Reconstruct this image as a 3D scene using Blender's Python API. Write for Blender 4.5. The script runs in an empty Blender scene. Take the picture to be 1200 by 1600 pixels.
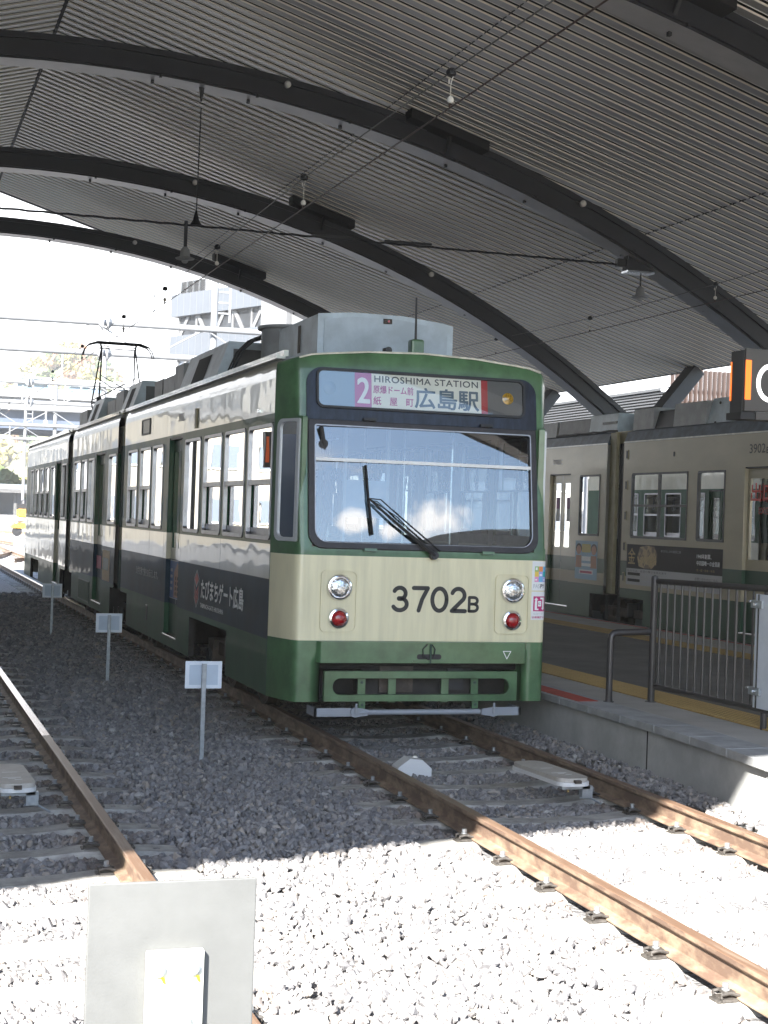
import bpy, math, random
import numpy as np
from mathutils import Vector, Matrix
R = math.radians
random.seed(7); rng = np.random.default_rng(7)
sc = bpy.context.scene
COL = sc.collection

# ------------------------------------------------------------ camera
F_PX = 2432.0
ROLL, PITCH, YAW = .034, .0035, R(18.0)
CAM = Vector((-4.43, -12.45, 1.86))
fw = Vector((math.sin(YAW)*math.cos(PITCH), math.cos(YAW)*math.cos(PITCH), math.sin(PITCH)))
rt = Vector((math.cos(YAW), -math.sin(YAW), 0)); up = rt.cross(fw)
ri = rt*math.cos(ROLL) + up*math.sin(ROLL); ui = -rt*math.sin(ROLL) + up*math.cos(ROLL)
cd = bpy.data.cameras.new('camera'); cam = bpy.data.objects.new('camera', cd); COL.objects.link(cam)
cam.matrix_world = Matrix(((ri.x, ui.x, -fw.x, CAM.x), (ri.y, ui.y, -fw.y, CAM.y), (ri.z, ui.z, -fw.z, CAM.z), (0, 0, 0, 1)))
cd.sensor_fit = 'VERTICAL'; cd.sensor_height = 36; cd.sensor_width = 27
cd.lens = F_PX/1600*36; cd.clip_start = .05; cd.clip_end = 4000
sc.camera = cam
# ------------------------------------------------------------ light
SUN = Vector((-.50, -.675, .60)).normalized()
EL = math.asin(SUN.z); AZ = math.atan2(SUN.x, SUN.y)       # azimuth clockwise from +y
world = bpy.data.worlds.new('World'); sc.world = world; world.use_nodes = True
nt = world.node_tree; nt.nodes.clear()
out = nt.nodes.new('ShaderNodeOutputWorld'); bg = nt.nodes.new('ShaderNodeBackground')
sky = nt.nodes.new('ShaderNodeTexSky'); sky.sky_type = 'NISHITA'; sky.sun_disc = False
sky.sun_elevation = EL; sky.sun_rotation = AZ; sky.dust_density = .5; sky.ozone_density = 1.0; sky.air_density = 1.0
bg.inputs['Strength'].default_value = .10
tc = nt.nodes.new('ShaderNodeTexCoord'); mp = nt.nodes.new('ShaderNodeMapping'); mp.inputs['Scale'].default_value = (1, 1, 2.4)
mp.inputs['Location'].default_value = (.3, .2, 0)
cl = nt.nodes.new('ShaderNodeTexNoise'); cl.inputs['Scale'].default_value = 3.0; cl.inputs['Detail'].default_value = 8; cl.inputs['Roughness'].default_value = .55
cr = nt.nodes.new('ShaderNodeValToRGB'); cr.color_ramp.elements[0].position = .60; cr.color_ramp.elements[1].position = .72
sx = nt.nodes.new('ShaderNodeSeparateXYZ')
th = nt.nodes.new('ShaderNodeMapRange')          # the far side (north) is covered by bright thin cloud
th.inputs['From Min'].default_value = -.05; th.inputs['From Max'].default_value = .35
mx = nt.nodes.new('ShaderNodeMath'); mx.operation = 'MAXIMUM'
mixc = nt.nodes.new('ShaderNodeMixRGB'); mixc.inputs['Color2'].default_value = (5.6, 5.7, 5.9, 1)
L = nt.links.new
L(tc.outputs['Generated'], mp.inputs['Vector']); L(mp.outputs['Vector'], cl.inputs['Vector']); L(cl.outputs['Fac'], cr.inputs['Fac'])
lo_ = nt.nodes.new('ShaderNodeMapRange'); lo_.inputs['From Min'].default_value = .55; lo_.inputs['From Max'].default_value = .26; ml = nt.nodes.new('ShaderNodeMath'); ml.operation = 'MULTIPLY'
L(tc.outputs['Generated'], sx.inputs['Vector']); L(sx.outputs['Y'], th.inputs['Value']); L(sx.outputs['Z'], lo_.inputs['Value']); L(th.outputs['Result'], ml.inputs[0]); L(lo_.outputs['Result'], ml.inputs[1])
L(cr.outputs['Color'], mx.inputs[0]); cmx = nt.nodes.new('ShaderNodeMixRGB'); cmx.inputs['Color2'].default_value = (9.5, 9.5, 9.6, 1); L(mixc.outputs['Color'], cmx.inputs['Color1'])
# two cumulus banks low in the southern sky
pn = nt.nodes.new('ShaderNodeTexNoise'); pn.inputs['Scale'].default_value = 16; pn.inputs['Detail'].default_value = 9; pn.inputs['Roughness'].default_value = .6; L(tc.outputs['Generated'], pn.inputs['Vector'])
prev = None
for cc, rr in (((.345, -.905, .240), .050), ((.245, -.935, .243), .030), ((.285, -.925, .232), .022), ((-.1, -.96, .26), .10)):
    vs_ = nt.nodes.new('ShaderNodeVectorMath'); vs_.operation = 'SUBTRACT'; vs_.inputs[1].default_value = cc; L(tc.outputs['Generated'], vs_.inputs[0])
    v2 = nt.nodes.new('ShaderNodeVectorMath'); v2.operation = 'MULTIPLY'; v2.inputs[1].default_value = (1, 1, 1.9); L(vs_.outputs['Vector'], v2.inputs[0])
    ln = nt.nodes.new('ShaderNodeVectorMath'); ln.operation = 'LENGTH'; L(v2.outputs['Vector'], ln.inputs[0])
    m1 = nt.nodes.new('ShaderNodeMath'); m1.operation = 'MULTIPLY_ADD'; m1.inputs[1].default_value = -.42/rr; m1.inputs[2].default_value = .42; L(ln.outputs['Value'], m1.inputs[0])
    m2 = nt.nodes.new('ShaderNodeMath'); m2.operation = 'ADD'; L(m1.outputs['Value'], m2.inputs[0]); L(pn.outputs['Fac'], m2.inputs[1])
    rg = nt.nodes.new('ShaderNodeMapRange'); rg.inputs['From Min'].default_value = .50; rg.inputs['From Max'].default_value = .70; L(m2.outputs['Value'], rg.inputs['Value'])
    m3 = nt.nodes.new('ShaderNodeMath'); m3.operation = 'MAXIMUM'; L(rg.outputs['Result'], m3.inputs[0])
    if prev: L(prev.outputs[0], m3.inputs[1])
    else: m3.inputs[1].default_value = 0
    prev = m3
L(ml.outputs['Value'], mx.inputs[1]); L(prev.outputs[0], cmx.inputs['Fac']); L(mx.outputs['Value'], mixc.inputs['Fac'])
L(sky.outputs['Color'], mixc.inputs['Color1']); L(cmx.outputs['Color'], bg.inputs['Color']); L(bg.outputs['Background'], out.inputs['Surface'])
sd = bpy.data.lights.new('sun', 'SUN'); sd.energy = 5.0; sd.angle = R(.5); sd.color = (1, .955, .88)
so = bpy.data.objects.new('sun', sd); COL.objects.link(so); so.location = (-30, -40, 40)
so.rotation_euler = SUN.to_track_quat('Z', 'Y').to_euler()
sc.view_settings.view_transform = 'Standard'; sc.view_settings.look = 'None'
sc.view_settings.gamma = 1.0; sc.view_settings.exposure = 2.58
sc.cycles.max_bounces = 8; sc.cycles.diffuse_bounces = 4; sc.cycles.glossy_bounces = 5
sc.cycles.transparent_max_bounces = 24; sc.cycles.transmission_bounces = 6
sc.cycles.caustics_reflective = False; sc.cycles.caustics_refractive = False
sc.cycles.sample_clamp_indirect = 4.0
sc.cycles.use_denoising = True

# ------------------------------------------------------------ materials
def M(name, col, rough=.55, metal=0., var=0., vs=4., bump=0., bs=30., coat=0., col2=None, stretch=(1, 1, 1), crough=.05, spec=.5, cior=1.5, bdist=.01, lo=.4, hi=.65, det=5, bdet=3):
    m = bpy.data.materials.new(name); m.use_nodes = True
    n = m.node_tree.nodes; l = m.node_tree.links.new
    p = n['Principled BSDF']
    p.inputs['Base Color'].default_value = (*col, 1); p.inputs['Roughness'].default_value = rough
    p.inputs['Metallic'].default_value = metal; p.inputs['Specular IOR Level'].default_value = spec
    p.inputs['Coat Weight'].default_value = coat; p.inputs['Coat Roughness'].default_value = crough; p.inputs['Coat IOR'].default_value = cior
    if var or bump or col2:
        g = n.new('ShaderNodeNewGeometry'); mp = n.new('ShaderNodeMapping'); mp.inputs['Scale'].default_value = stretch
        l(g.outputs['Position'], mp.inputs['Vector'])
    if var or col2:
        t = n.new('ShaderNodeTexNoise'); t.inputs['Scale'].default_value = vs; t.inputs['Detail'].default_value = det; t.inputs['Roughness'].default_value = .62
        l(mp.outputs['Vector'], t.inputs['Vector'])
        r = n.new('ShaderNodeValToRGB'); r.color_ramp.elements[0].position = lo; r.color_ramp.elements[1].position = hi
        a = [c*(1-var) for c in col]; b = col2 if col2 else [min(1, c*(1+var)) for c in col]
        if col2: a = col
        r.color_ramp.elements[0].color = (*a, 1); r.color_ramp.elements[1].color = (*b, 1)
        l(t.outputs['Fac'], r.inputs['Fac']); l(r.outputs['Color'], p.inputs['Base Color'])
    if bump:
        t2 = n.new('ShaderNodeTexNoise'); t2.inputs['Scale'].default_value = bs; t2.inputs['Detail'].default_value = bdet
        l(mp.outputs['Vector'], t2.inputs['Vector'])
        bn = n.new('ShaderNodeBump'); bn.inputs['Strength'].default_value = bump; bn.inputs['Distance'].default_value = bdist
        l(t2.outputs['Fac'], bn.inputs['Height']); l(bn.outputs['Normal'], p.inputs['Normal'])
        if coat: l(bn.outputs['Normal'], p.inputs['Coat Normal'])
    return m
def glass(name, tint=(1, 1, 1), ior=1.5, wavy=0., floor=0.):
    m = bpy.data.materials.new(name); m.use_nodes = True; n = m.node_tree.nodes; l = m.node_tree.links.new; n.clear()
    o = n.new('ShaderNodeOutputMaterial'); mix = n.new('ShaderNodeMixShader'); t = n.new('ShaderNodeBsdfTransparent'); g = n.new('ShaderNodeBsdfGlossy')
    t.inputs['Color'].default_value = (*tint, 1); g.inputs['Roughness'].default_value = .0; g.inputs['Color'].default_value = (1, 1, 1, 1)
    fr = n.new('ShaderNodeFresnel'); fr.inputs['IOR'].default_value = ior
    ad = n.new('ShaderNodeMath'); ad.operation = 'ADD'; ad.use_clamp = True; ad.inputs[1].default_value = floor
    l(fr.outputs['Fac'], ad.inputs[0]); l(ad.outputs[0], mix.inputs['Fac']); l(t.outputs[0], mix.inputs[1]); l(g.outputs[0], mix.inputs[2]); l(mix.outputs[0], o.inputs['Surface'])
    if wavy:
        ge = n.new('ShaderNodeNewGeometry'); tx = n.new('ShaderNodeTexNoise'); tx.inputs['Scale'].default_value = 1.5
        l(ge.outputs['Position'], tx.inputs['Vector']); bn = n.new('ShaderNodeBump'); bn.inputs['Strength'].default_value = wavy; bn.inputs['Distance'].default_value = .02
        l(tx.outputs['Fac'], bn.inputs['Height']); l(bn.outputs['Normal'], g.inputs['Normal']); l(bn.outputs['Normal'], fr.inputs['Normal'])
    return m
def emis(name, col, s):
    m = bpy.data.materials.new(name); m.use_nodes = True; p = m.node_tree.nodes['Principled BSDF']
    p.inputs['Base Color'].default_value = (*col, 1); p.inputs['Emission Color'].default_value = (*col, 1); p.inputs['Emission Strength'].default_value = s
    return m

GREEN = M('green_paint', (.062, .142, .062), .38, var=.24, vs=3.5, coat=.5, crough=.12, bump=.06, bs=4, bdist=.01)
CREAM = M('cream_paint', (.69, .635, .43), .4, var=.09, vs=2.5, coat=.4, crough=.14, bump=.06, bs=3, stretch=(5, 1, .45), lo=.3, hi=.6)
WAVE = dict(coat=.6, crough=.015, cior=1.5, bump=.5, bs=1.0, bdist=.012, stretch=(1.5, 2.6, 2.0), bdet=.6)
WAVL = dict(WAVE, coat=.12, crough=.03, bump=.5)
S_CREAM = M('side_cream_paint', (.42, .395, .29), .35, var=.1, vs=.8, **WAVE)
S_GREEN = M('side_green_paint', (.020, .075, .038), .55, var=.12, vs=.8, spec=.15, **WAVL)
S_NAVY = M('navy_wrap_film', (.012, .032, .052), .6, var=.25, vs=.7, spec=.15, **WAVL)
B_CREAM = M('rear_tram_cream_paint', (.42, .37, .26), .4, var=.08, vs=.8, spec=.3, coat=.4, crough=.08, cior=1.6, bump=.12, bs=1.0, bdist=.01, stretch=(1, 1, 2.5))
B_GREEN = M('rear_tram_green_paint', (.022, .07, .04), .4, var=.1, vs=.8, spec=.3, coat=.3, crough=.08, cior=1.6, bump=.12, bs=1.0, bdist=.01, stretch=(1, 1, 2.5))
DKG = M('dark_green_joint', (.02, .055, .04), .5, var=.2, vs=5)
OLIVE = M('joint_cream', (.34, .30, .19), .55, var=.12, vs=6)
NAVYF = M('blue_black_panel', (.014, .020, .036), .45, var=.4, vs=9, spec=.25, coat=.2, crough=.1, stretch=(2.5, 1, .6))
BLACK = M('black_plastic', (.012, .012, .014), .5, var=.2, vs=9)
RUB = M('rubber_gasket', (.018, .016, .02), .5, var=.3, vs=12)
ALU = M('window_aluminium', (.34, .34, .36), .38, .75, var=.12, vs=6, bump=.1, bs=60)
BRIGHT = M('bright_aluminium', (.72, .74, .76), .22, .9, var=.1, vs=6)
DARKM = M('underframe_dark', (.018, .016, .015), .8, var=.4, vs=8)
RUSTY = M('wheel_brown', (.06, .045, .035), .7, var=.35, vs=9, bump=.4, bs=40)
ROOFG = M('roof_grey', (.30, .31, .31), .6, var=.2, vs=3)
ROOFD = M('roof_blue_grey', (.10, .125, .16), .55, var=.25, vs=5)
BOXL = M('roof_box_paint', (.48, .55, .60), .5, var=.14, vs=3.5, bump=.1, bs=8)
BOXG = M('roof_box_grey', (.30, .305, .31), .55, var=.15, vs=4)
BOXD = M('roof_box_dark', (.085, .085, .085), .55, var=.2, vs=5)
GUTT = M('gutter_cream', (.66, .64, .54), .4, coat=.9, var=.18, vs=7)
CHROME = M('chrome', (.8, .8, .82), .12, 1.)
LENSW = M('clear_lens', (.62, .64, .66), .06, .85, coat=1, var=.5, vs=45, bump=.8, bs=45, bdist=.006)
LENSR = M('red_lens', (.38, .006, .012), .12, 0, coat=1, var=.35, vs=60, bump=.4, bs=150, bdist=.003)
LENSA = M('amber_lens', (.55, .30, .03), .15, 0, coat=1, var=.4, vs=60)
PIPE = M('grey_steel_paint', (.27, .29, .33), .45, .1, col2=(.30, .20, .15), vs=9, lo=.62, hi=.8, coat=.2)
GLASS = glass('tram_glass', (.93, .96, .96), 1.52)
GLSIDE = glass('side_glass', (.62, .68, .67), 1.55, wavy=.05)
GLPLAIN = glass('plain_glass', (.78, .83, .83), 1.5)
GLWS = glass('windshield_glass', (.42, .50, .55), 1.7, wavy=.02, floor=.10)
RIB = M('charcoal_steel', (.017, .018, .021), .5, .0, var=.15, vs=2, coat=.15, crough=.3)
RIBS = M('soffit_bounce_grey', (.38, .37, .37), .45, .2, var=.08, vs=2)  # rib underside, coloured lighter to carry light bounced off the ground
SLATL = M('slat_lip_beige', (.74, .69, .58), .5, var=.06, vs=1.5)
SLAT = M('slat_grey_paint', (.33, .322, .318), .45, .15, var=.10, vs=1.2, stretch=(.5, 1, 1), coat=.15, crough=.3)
SLATD = M('slat_gap_dark', (.012, .012, .013), .8)
SLATE = M('slat_edge_highlight', (.7, .7, .66), .4)  # pale colour paints the highlight along the slat lip
ROOFT = M('canopy_top_sheet', (.45, .46, .47), .5, .3, var=.1)
RAILB = M('rail_rust_brown', (.135, .088, .064), .66, .0, col2=(.34, .255, .18), vs=9, bump=.12, bs=60, lo=.42, hi=.7, stretch=(1, .5, 1))
RAILT = M('rail_running_surface', (.40, .36, .34), .22, .95, col2=(.24, .15, .09), vs=10, lo=.5, hi=.8, stretch=(1, .15, 1))
RAILTL = M('rail_running_brown', (.20, .125, .085), .42, .3, col2=(.34, .26, .20), vs=12, lo=.5, hi=.75, stretch=(2, .1, 1))
CONC = M('sleeper_concrete', (.38, .37, .35), .85, var=.25, vs=6, bump=.5, bs=60)
CONW = M('platform_wall_concrete', (.42, .425, .42), .8, var=.13, vs=2.2, bump=.3, bs=35)
LIPM = M('platform_edge_stone', (.34, .35, .36), .7, var=.15, vs=5, bump=.3, bs=50)
STEELG = M('galvanised_steel', (.35, .38, .41), .4, .6, var=.15, vs=20)
WHT = M('white_paint', (.78, .79, .80), .5, var=.06, vs=3)
GANT = M('gantry_white_paint', (.20, .205, .215), .5, var=.06, vs=3)
PLATE = M('sign_back_white', (.66, .71, .78), .45, var=.05, vs=5)
PLATEC = M('sign_back_blue_grey', (.44, .52, .62), .45, var=.06, vs=5)
CLIPM = M('clip_steel', (.085, .078, .072), .5, .3, var=.3, vs=40)
BOLT = M('bolt_grey', (.32, .34, .36), .4, .5)
BOXB = M('beige_cover', (.44, .41, .37), .55, var=.08, vs=12)
BOXW = M('white_cover', (.66, .66, .66), .5)
FENCE = M('brown_grey_rail_paint', (.036, .033, .035), .4, .1, coat=.25, crough=.2, var=.12, vs=8)
WIRE = M('overhead_wire_brown', (.06, .038, .03), .5, .4)
WIREG = M('messenger_wire_grey', (.10, .10, .09), .5, .3)
CERAM = M('ceramic', (.75, .72, .66), .25, coat=.6)
TXTB = M('lettering_black', (.018, .018, .018), .5)
TXTW = M('lettering_white', (.82, .83, .84), .5)
TXTG = M('lettering_grey', (.42, .43, .46), .5)
GOLD = M('gold_print', (.42, .29, .10), .45, var=.3, vs=40)
ORNG = emis('orange_sign_light', (.9, .16, .02), .35)
GLYPH = emis('sign_letter_light', (.9, .9, .9), .5)
SIGNG = M('sign_dark_grey', (.075, .07, .066), .5)
RED = M('red_paving', (.45, .06, .04), .7, var=.12, vs=9)
def sc_(c): return tuple(c)

# ------------------------------------------------------------ mesh builder
class MB:
    def __init__(s): s.v = []; s.f = []; s.m = []; s.mats = []; s.n = 0
    def mi(s, mat):
        if mat not in s.mats: s.mats.append(mat)
        return s.mats.index(mat)
    def add(s, vs, fs, mat):
        b = len(s.v); s.v.extend([tuple(map(float, v)) for v in vs]); k = s.mi(mat)
        for f in fs: s.f.append([b+i for i in f]); s.m.append(k)
        return s
    def box(s, x0, x1, y0, y1, z0, z1, mat):
        if x0 > x1: x0, x1 = x1, x0
        if y0 > y1: y0, y1 = y1, y0
        if z0 > z1: z0, z1 = z1, z0
        vs = [(x, y, z) for z in (z0, z1) for y in (y0, y1) for x in (x0, x1)]
        return s.add(vs, [(0, 2, 3, 1), (4, 5, 7, 6), (0, 1, 5, 4), (2, 6, 7, 3), (0, 4, 6, 2), (1, 3, 7, 5)], mat)
    def obox(s, c, ax, ay, az, mat):
        c = Vector(c); ax = Vector(ax); ay = Vector(ay); az = Vector(az)
        vs = [c + ax*i + ay*j + az*k for k in (-1, 1) for j in (-1, 1) for i in (-1, 1)]
        return s.add(vs, [(0, 2, 3, 1), (4, 5, 7, 6), (0, 1, 5, 4), (2, 6, 7, 3), (0, 4, 6, 2), (1, 3, 7, 5)], mat)
    def beam(s, a, b, w, h, mat, upv=(0, 0, 1)):
        a = Vector(a); b = Vector(b); d = (b-a); u = Vector(upv)
        sd_ = d.cross(u)
        if sd_.length < 1e-6: sd_ = d.cross(Vector((1, 0, 0)))
        sd_.normalize(); u2 = sd_.cross(d).normalized()
        return s.obox((a+b)/2, d/2, sd_*w/2, u2*h/2, mat)
    def tube(s, pts, r, mat, n=8, cap=True):
        pts = [Vector(p) for p in pts]; rings = []; b = len(s.v)
        prev = None
        for i, p in enumerate(pts):
            d = (pts[min(i+1, len(pts)-1)] - pts[max(i-1, 0)]).normalized()
            if prev is None:
                u = d.cross(Vector((0, 0, 1)))
                if u.length < 1e-3: u = d.cross(Vector((1, 0, 0)))
                u.normalize()
            else:
                u = prev - d*prev.dot(d); u.normalize()
            prev = u; w = d.cross(u)
            rr = r[i] if isinstance(r, (list, tuple)) else r
            for k in range(n):
                a = 2*math.pi*k/n; rings.append(p + (u*math.cos(a) + w*math.sin(a))*rr)
        fs = []
        for i in range(len(pts)-1):
            for k in range(n):
                k2 = (k+1) % n; fs.append((i*n+k, i*n+k2, (i+1)*n+k2, (i+1)*n+k))
        if cap: fs.append(tuple(range(n))[::-1]); fs.append(tuple((len(pts)-1)*n+k for k in range(n)))
        return s.add(rings, fs, mat)
    def lathe(s, c, axis, prof, mat, n=24):
        # prof: list of (radius, distance along the axis)
        c = Vector(c); a = Vector(axis).normalized(); u = a.cross(Vector((0, 0, 1)))
        if u.length < 1e-3: u = a.cross(Vector((1, 0, 0)))
        u.normalize(); w = a.cross(u); vs = []; fs = []
        for r_, h_ in prof:
            for k in range(n):
                t = 2*math.pi*k/n; vs.append(c + a*h_ + (u*math.cos(t)+w*math.sin(t))*r_)
        for i in range(len(prof)-1):
            for k in range(n):
                k2 = (k+1) % n; fs.append((i*n+k, i*n+k2, (i+1)*n+k2, (i+1)*n+k))
        fs.append(tuple(range(n))[::-1]); fs.append(tuple((len(prof)-1)*n+k for k in range(n)))
        return s.add(vs, fs, mat)
    def prism(s, poly, org, U, V, W, mat, mat2=None):
        # polygon in (u,v) extruded from org by vector W
        org = Vector(org); U = Vector(U); V = Vector(V); W = Vector(W); n = len(poly)
        a = [org + U*p[0] + V*p[1] for p in poly]; b = [q + W for q in a]
        s.add(a+b, [tuple(range(n)), tuple(range(2*n-1, n-1, -1))], mat)
        s.add(a+b, [(i, (i+1) % n, n+(i+1) % n, n+i) for i in range(n)], mat2 or mat)
        return s
    def ring(s, outer, inner, org, U, V, W, mat):
        # frame between two outlines with the same number of points, depth W
        org = Vector(org); U = Vector(U); V = Vector(V); W = Vector(W); n = len(outer)
        q = lambda P, k: [org + U*p[0] + V*p[1] + W*k for p in P]
        vs = q(outer, 0)+q(inner, 0)+q(outer, 1)+q(inner, 1); fs = []
        for i in range(n):
            j = (i+1) % n
            fs += [(i, j, n+j, n+i), (2*n+i, 3*n+i, 3*n+j, 2*n+j), (i, 2*n+i, 2*n+j, j), (n+i, n+j, 3*n+j, 3*n+i)]
        return s.add(vs, fs, mat)
    def build(s, name, parent=None, smooth=False, bevel=0., org=None, seg=2, recalc=True):
        me = bpy.data.meshes.new(name); o0 = Vector(org) if org is not None else (parent['_o'] and Vector(parent['_o']) if parent is not None else Vector((0, 0, 0)))
        if parent is not None: o0 = Vector(parent['_o'])
        me.from_pydata([(v[0]-o0.x, v[1]-o0.y, v[2]-o0.z) for v in s.v], [], s.f)
        for m in s.mats: me.materials.append(m)
        me.polygons.foreach_set('material_index', s.m)
        if recalc:
            import bmesh
            bm = bmesh.new(); bm.from_mesh(me); bmesh.ops.recalc_face_normals(bm, faces=bm.faces); bm.to_mesh(me); bm.free()
        if smooth:
            me.polygons.foreach_set('use_smooth', [True]*len(me.polygons))
            try: me.set_sharp_from_angle(angle=R(38))
            except Exception: pass
        me.update()
        o = bpy.data.objects.new(name, me); COL.objects.link(o)
        if parent is not None: o.parent = parent; o['_o'] = list(o0)
        else: o.location = o0; o['_o'] = list(o0)
        if bevel:
            b = o.modifiers.new('bevel', 'BEVEL'); b.width = bevel; b.segments = seg; b.limit_method = 'ANGLE'; b.angle_limit = R(40)
        return o
ROOTS = []
def tag(o, label, cat, group=None, kind=None):
    if label: o['label'] = label
    if cat: o['category'] = cat
    if group: o['group'] = group
    if kind: o['kind'] = kind
    return o
def root(name, loc, label, cat, group=None):
    o = bpy.data.objects.new(name, None); COL.objects.link(o); o.location = loc; o['_o'] = list(loc); o.empty_display_size = .2
    return tag(o, label, cat, group)
def dup(o, off, parent=None, label=None):
    c = o.copy(); COL.objects.link(c)
    if parent is not None: c.parent = parent
    else: c.location = o.location + Vector(off)
    if label: c['label'] = label
    for ch in list(o.children): dup(ch, off, c)
    return c
def rrect(u0, u1, v0, v1, r, n=5, corners=(1, 1, 1, 1)):
    # counter clockwise from lower left; corners (ll, lr, ur, ul)
    P = []
    for (cx, cy, a0, on) in ((u0, v0, 180, corners[0]), (u1, v0, 270, corners[1]), (u1, v1, 0, corners[2]), (u0, v1, 90, corners[3])):
        rr = r*on if on else .0005
        sx_ = 1 if cx == u0 else -1; sy_ = 1 if cy == v0 else -1
        for k in range(n+1):
            a = R(a0 + 90*k/n); P.append((cx + sx_*rr + rr*math.cos(a), cy + sy_*rr + rr*math.sin(a)))
    return P
DG = None
def text(name, body, org, U, V, w, h, mat, parent, off=.0, depth=.0015, spacing=1., bold=0.):
    """Lettering: box of width w and height h from org (lower left) along unit vectors U, V."""
    c = bpy.data.curves.new('tmp', 'FONT'); c.body = body; c.offset = off; c.space_character = spacing; c.resolution_u = 4
    t = bpy.data.objects.new('tmp', c); COL.objects.link(t)
    dg = bpy.context.evaluated_depsgraph_get(); me = bpy.data.meshes.new_from_object(t.evaluated_get(dg))
    vs = np.empty(len(me.vertices)*3); me.vertices.foreach_get('co', vs); vs = vs.reshape(-1, 3)
    lo = vs.min(0); hi = vs.max(0); sx_ = w/(hi[0]-lo[0]); sy_ = h/(hi[1]-lo[1])
    U = Vector(U); V = Vector(V); N = U.cross(V); org = Vector(org)
    b = MB()
    for k, (du, dv) in enumerate([(0, 0)] + ([(bold, 0), (-bold, 0), (0, bold), (0, -bold), (bold*.7, bold*.7), (-bold*.7, bold*.7), (bold*.7, -bold*.7), (-bold*.7, -bold*.7)] if bold else [])):
        pts = [org + U*((v[0]-lo[0])*sx_+du) + V*((v[1]-lo[1])*sy_+dv) + N*(depth+k*.00012) for v in vs]
        b.add(pts, [tuple(p.vertices) for p in me.polygons], mat)
    bpy.data.objects.remove(t); bpy.data.curves.remove(c); bpy.data.meshes.remove(me)
    return b.build(name, parent, recalc=False)
def flat(b, poly, org, U, V, mat, d=.002):
    U = Vector(U); V = Vector(V); N = U.cross(V); org = Vector(org)
    b.add([org+U*p[0]+V*p[1]+N*d for p in poly], [tuple(range(len(poly)))], mat)
def stroke(b, pts, w, org, U, V, mat, d=.002, n=10):
    """A round-ended brush stroke along a 2D polyline."""
    U = Vector(U); V = Vector(V); N = U.cross(V); org = Vector(org)
    for (p, q) in zip(pts[:-1], pts[1:]):
        dx, dy = q[0]-p[0], q[1]-p[1]; l = math.hypot(dx, dy) or 1; nx, ny = -dy/l*w/2, dx/l*w/2
        P = [(p[0]+nx, p[1]+ny), (p[0]-nx, p[1]-ny), (q[0]-nx, q[1]-ny), (q[0]+nx, q[1]+ny)]
        flat(b, P[::-1] if True else P, org, U, V, mat, d)
    for k, p in enumerate(pts):
        flat(b, [(p[0]+w/2*math.cos(2*math.pi*i/n), p[1]+w/2*math.sin(2*math.pi*i/n)) for i in range(n)], org, U, V, mat, d+.0002*(k % 2+1))
XA, YA, ZA = (1, 0, 0), (0, 1, 0), (0, 0, 1)
#@@PART2
# ------------------------------------------------------------ ground
GR = M('ground_gravel', (.13, .13, .14), .95, col2=(.24, .235, .23), vs=22, bump=.9, bs=26, bdist=.04, lo=.38, hi=.66)
GRF = M('far_gravel', (.24, .24, .235), .95, col2=(.36, .35, .33), vs=.5, bump=.4, bs=6, bdist=.04, lo=.4, hi=.62)
b = MB(); b.box(-1500, 1500, -1500, 2500, -1.2, -.215, GRF); g = b.build('ground'); tag(g, None, None, kind='structure')
b = MB()
def cxo(y): return -((y-1)**2)/700. if y < 1 else 0.
TX0, TX1 = 0.02, -3.82

# ballast bed below the stones (gravel texture; stones stand in it)
b.box(-8, 1.47, -60, 45, -.214, -.195, GR); tag(b.build('ballast_bed'), None, None, kind='structure')

# ------------------------------------------------------------ railway tracks
RAILP = [(-.0325, 0.), (.0325, 0.), (.0325, -.028), (.0085, -.042), (.0085, -.118), (.062, -.134), (.062, -.148), (-.062, -.148), (-.062, -.134), (-.0085, -.118), (-.0085, -.042), (-.0325, -.028)]
def rail(parent, xc, y0, y1, curved, topmat):
    ys = list(np.arange(y0, min(y1, 2.0), .6)) + list(np.arange(max(y0, 2.), y1+.01, 8.0)); b = MB(); vs = []; fs = []; fm = []
    n = len(RAILP)
    for y in ys:
        x = xc + (cxo(y) if curved else 0)
        vs += [(x+p[0], y, p[1]) for p in RAILP]
    ftop = []; foth = []; fmid = []; ysh = 9. if curved else .2
    for i in range(len(ys)-1):
        for k in range(n):
            f = (i*n+k, i*n+(k+1) % n, (i+1)*n+(k+1) % n, (i+1)*n+k)
            (ftop if k == 0 and ys[i] > ysh else (fmid if k == 0 else foth)).append(f)
    b.add(vs, ftop, RAILT); k0 = len(b.v)-len(vs); km = b.mi(RAILTL)
    for f in fmid: b.f.append([k0+i for i in f]); b.m.append(km)
    kk = b.mi(RAILB)
    for f in foth+[tuple(range(n)), tuple((len(ys)-1)*n+k for k in range(n))[::-1]]: b.f.append([k0+i for i in f]); b.m.append(kk)
    return b.build('rail', parent, smooth=False, bevel=.004, seg=1)
def sleeper_mesh(b, xc, y, half=1.2):
    # monoblock concrete sleeper: high rail seats, waisted middle
    prof = [(-half, -.20), (-half+.03, -.172), (-1.0, -.160), (-.60, -.150), (-.35, -.172), (0, -.182), (.35, -.172), (.60, -.150), (1.0, -.160), (half-.03, -.172), (half, -.20)]
    w = .115; vs = []; fs = []
    for (x, z) in prof:
        vs += [(xc+x, y-w-.025, -.30), (xc+x, y-w, z-.018), (xc+x, y-w+.02, z), (xc+x, y+w-.02, z), (xc+x, y+w, z-.018), (xc+x, y+w+.025, -.30)]
    for i in range(len(prof)-1):
        for k in range(5): fs.append((i*6+k, i*6+k+1, (i+1)*6+k+1, (i+1)*6+k))
    fs.append(tuple(range(6))); fs.append(tuple(60+k for k in range(6)))
    b.add(vs, fs, CONC)
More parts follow.
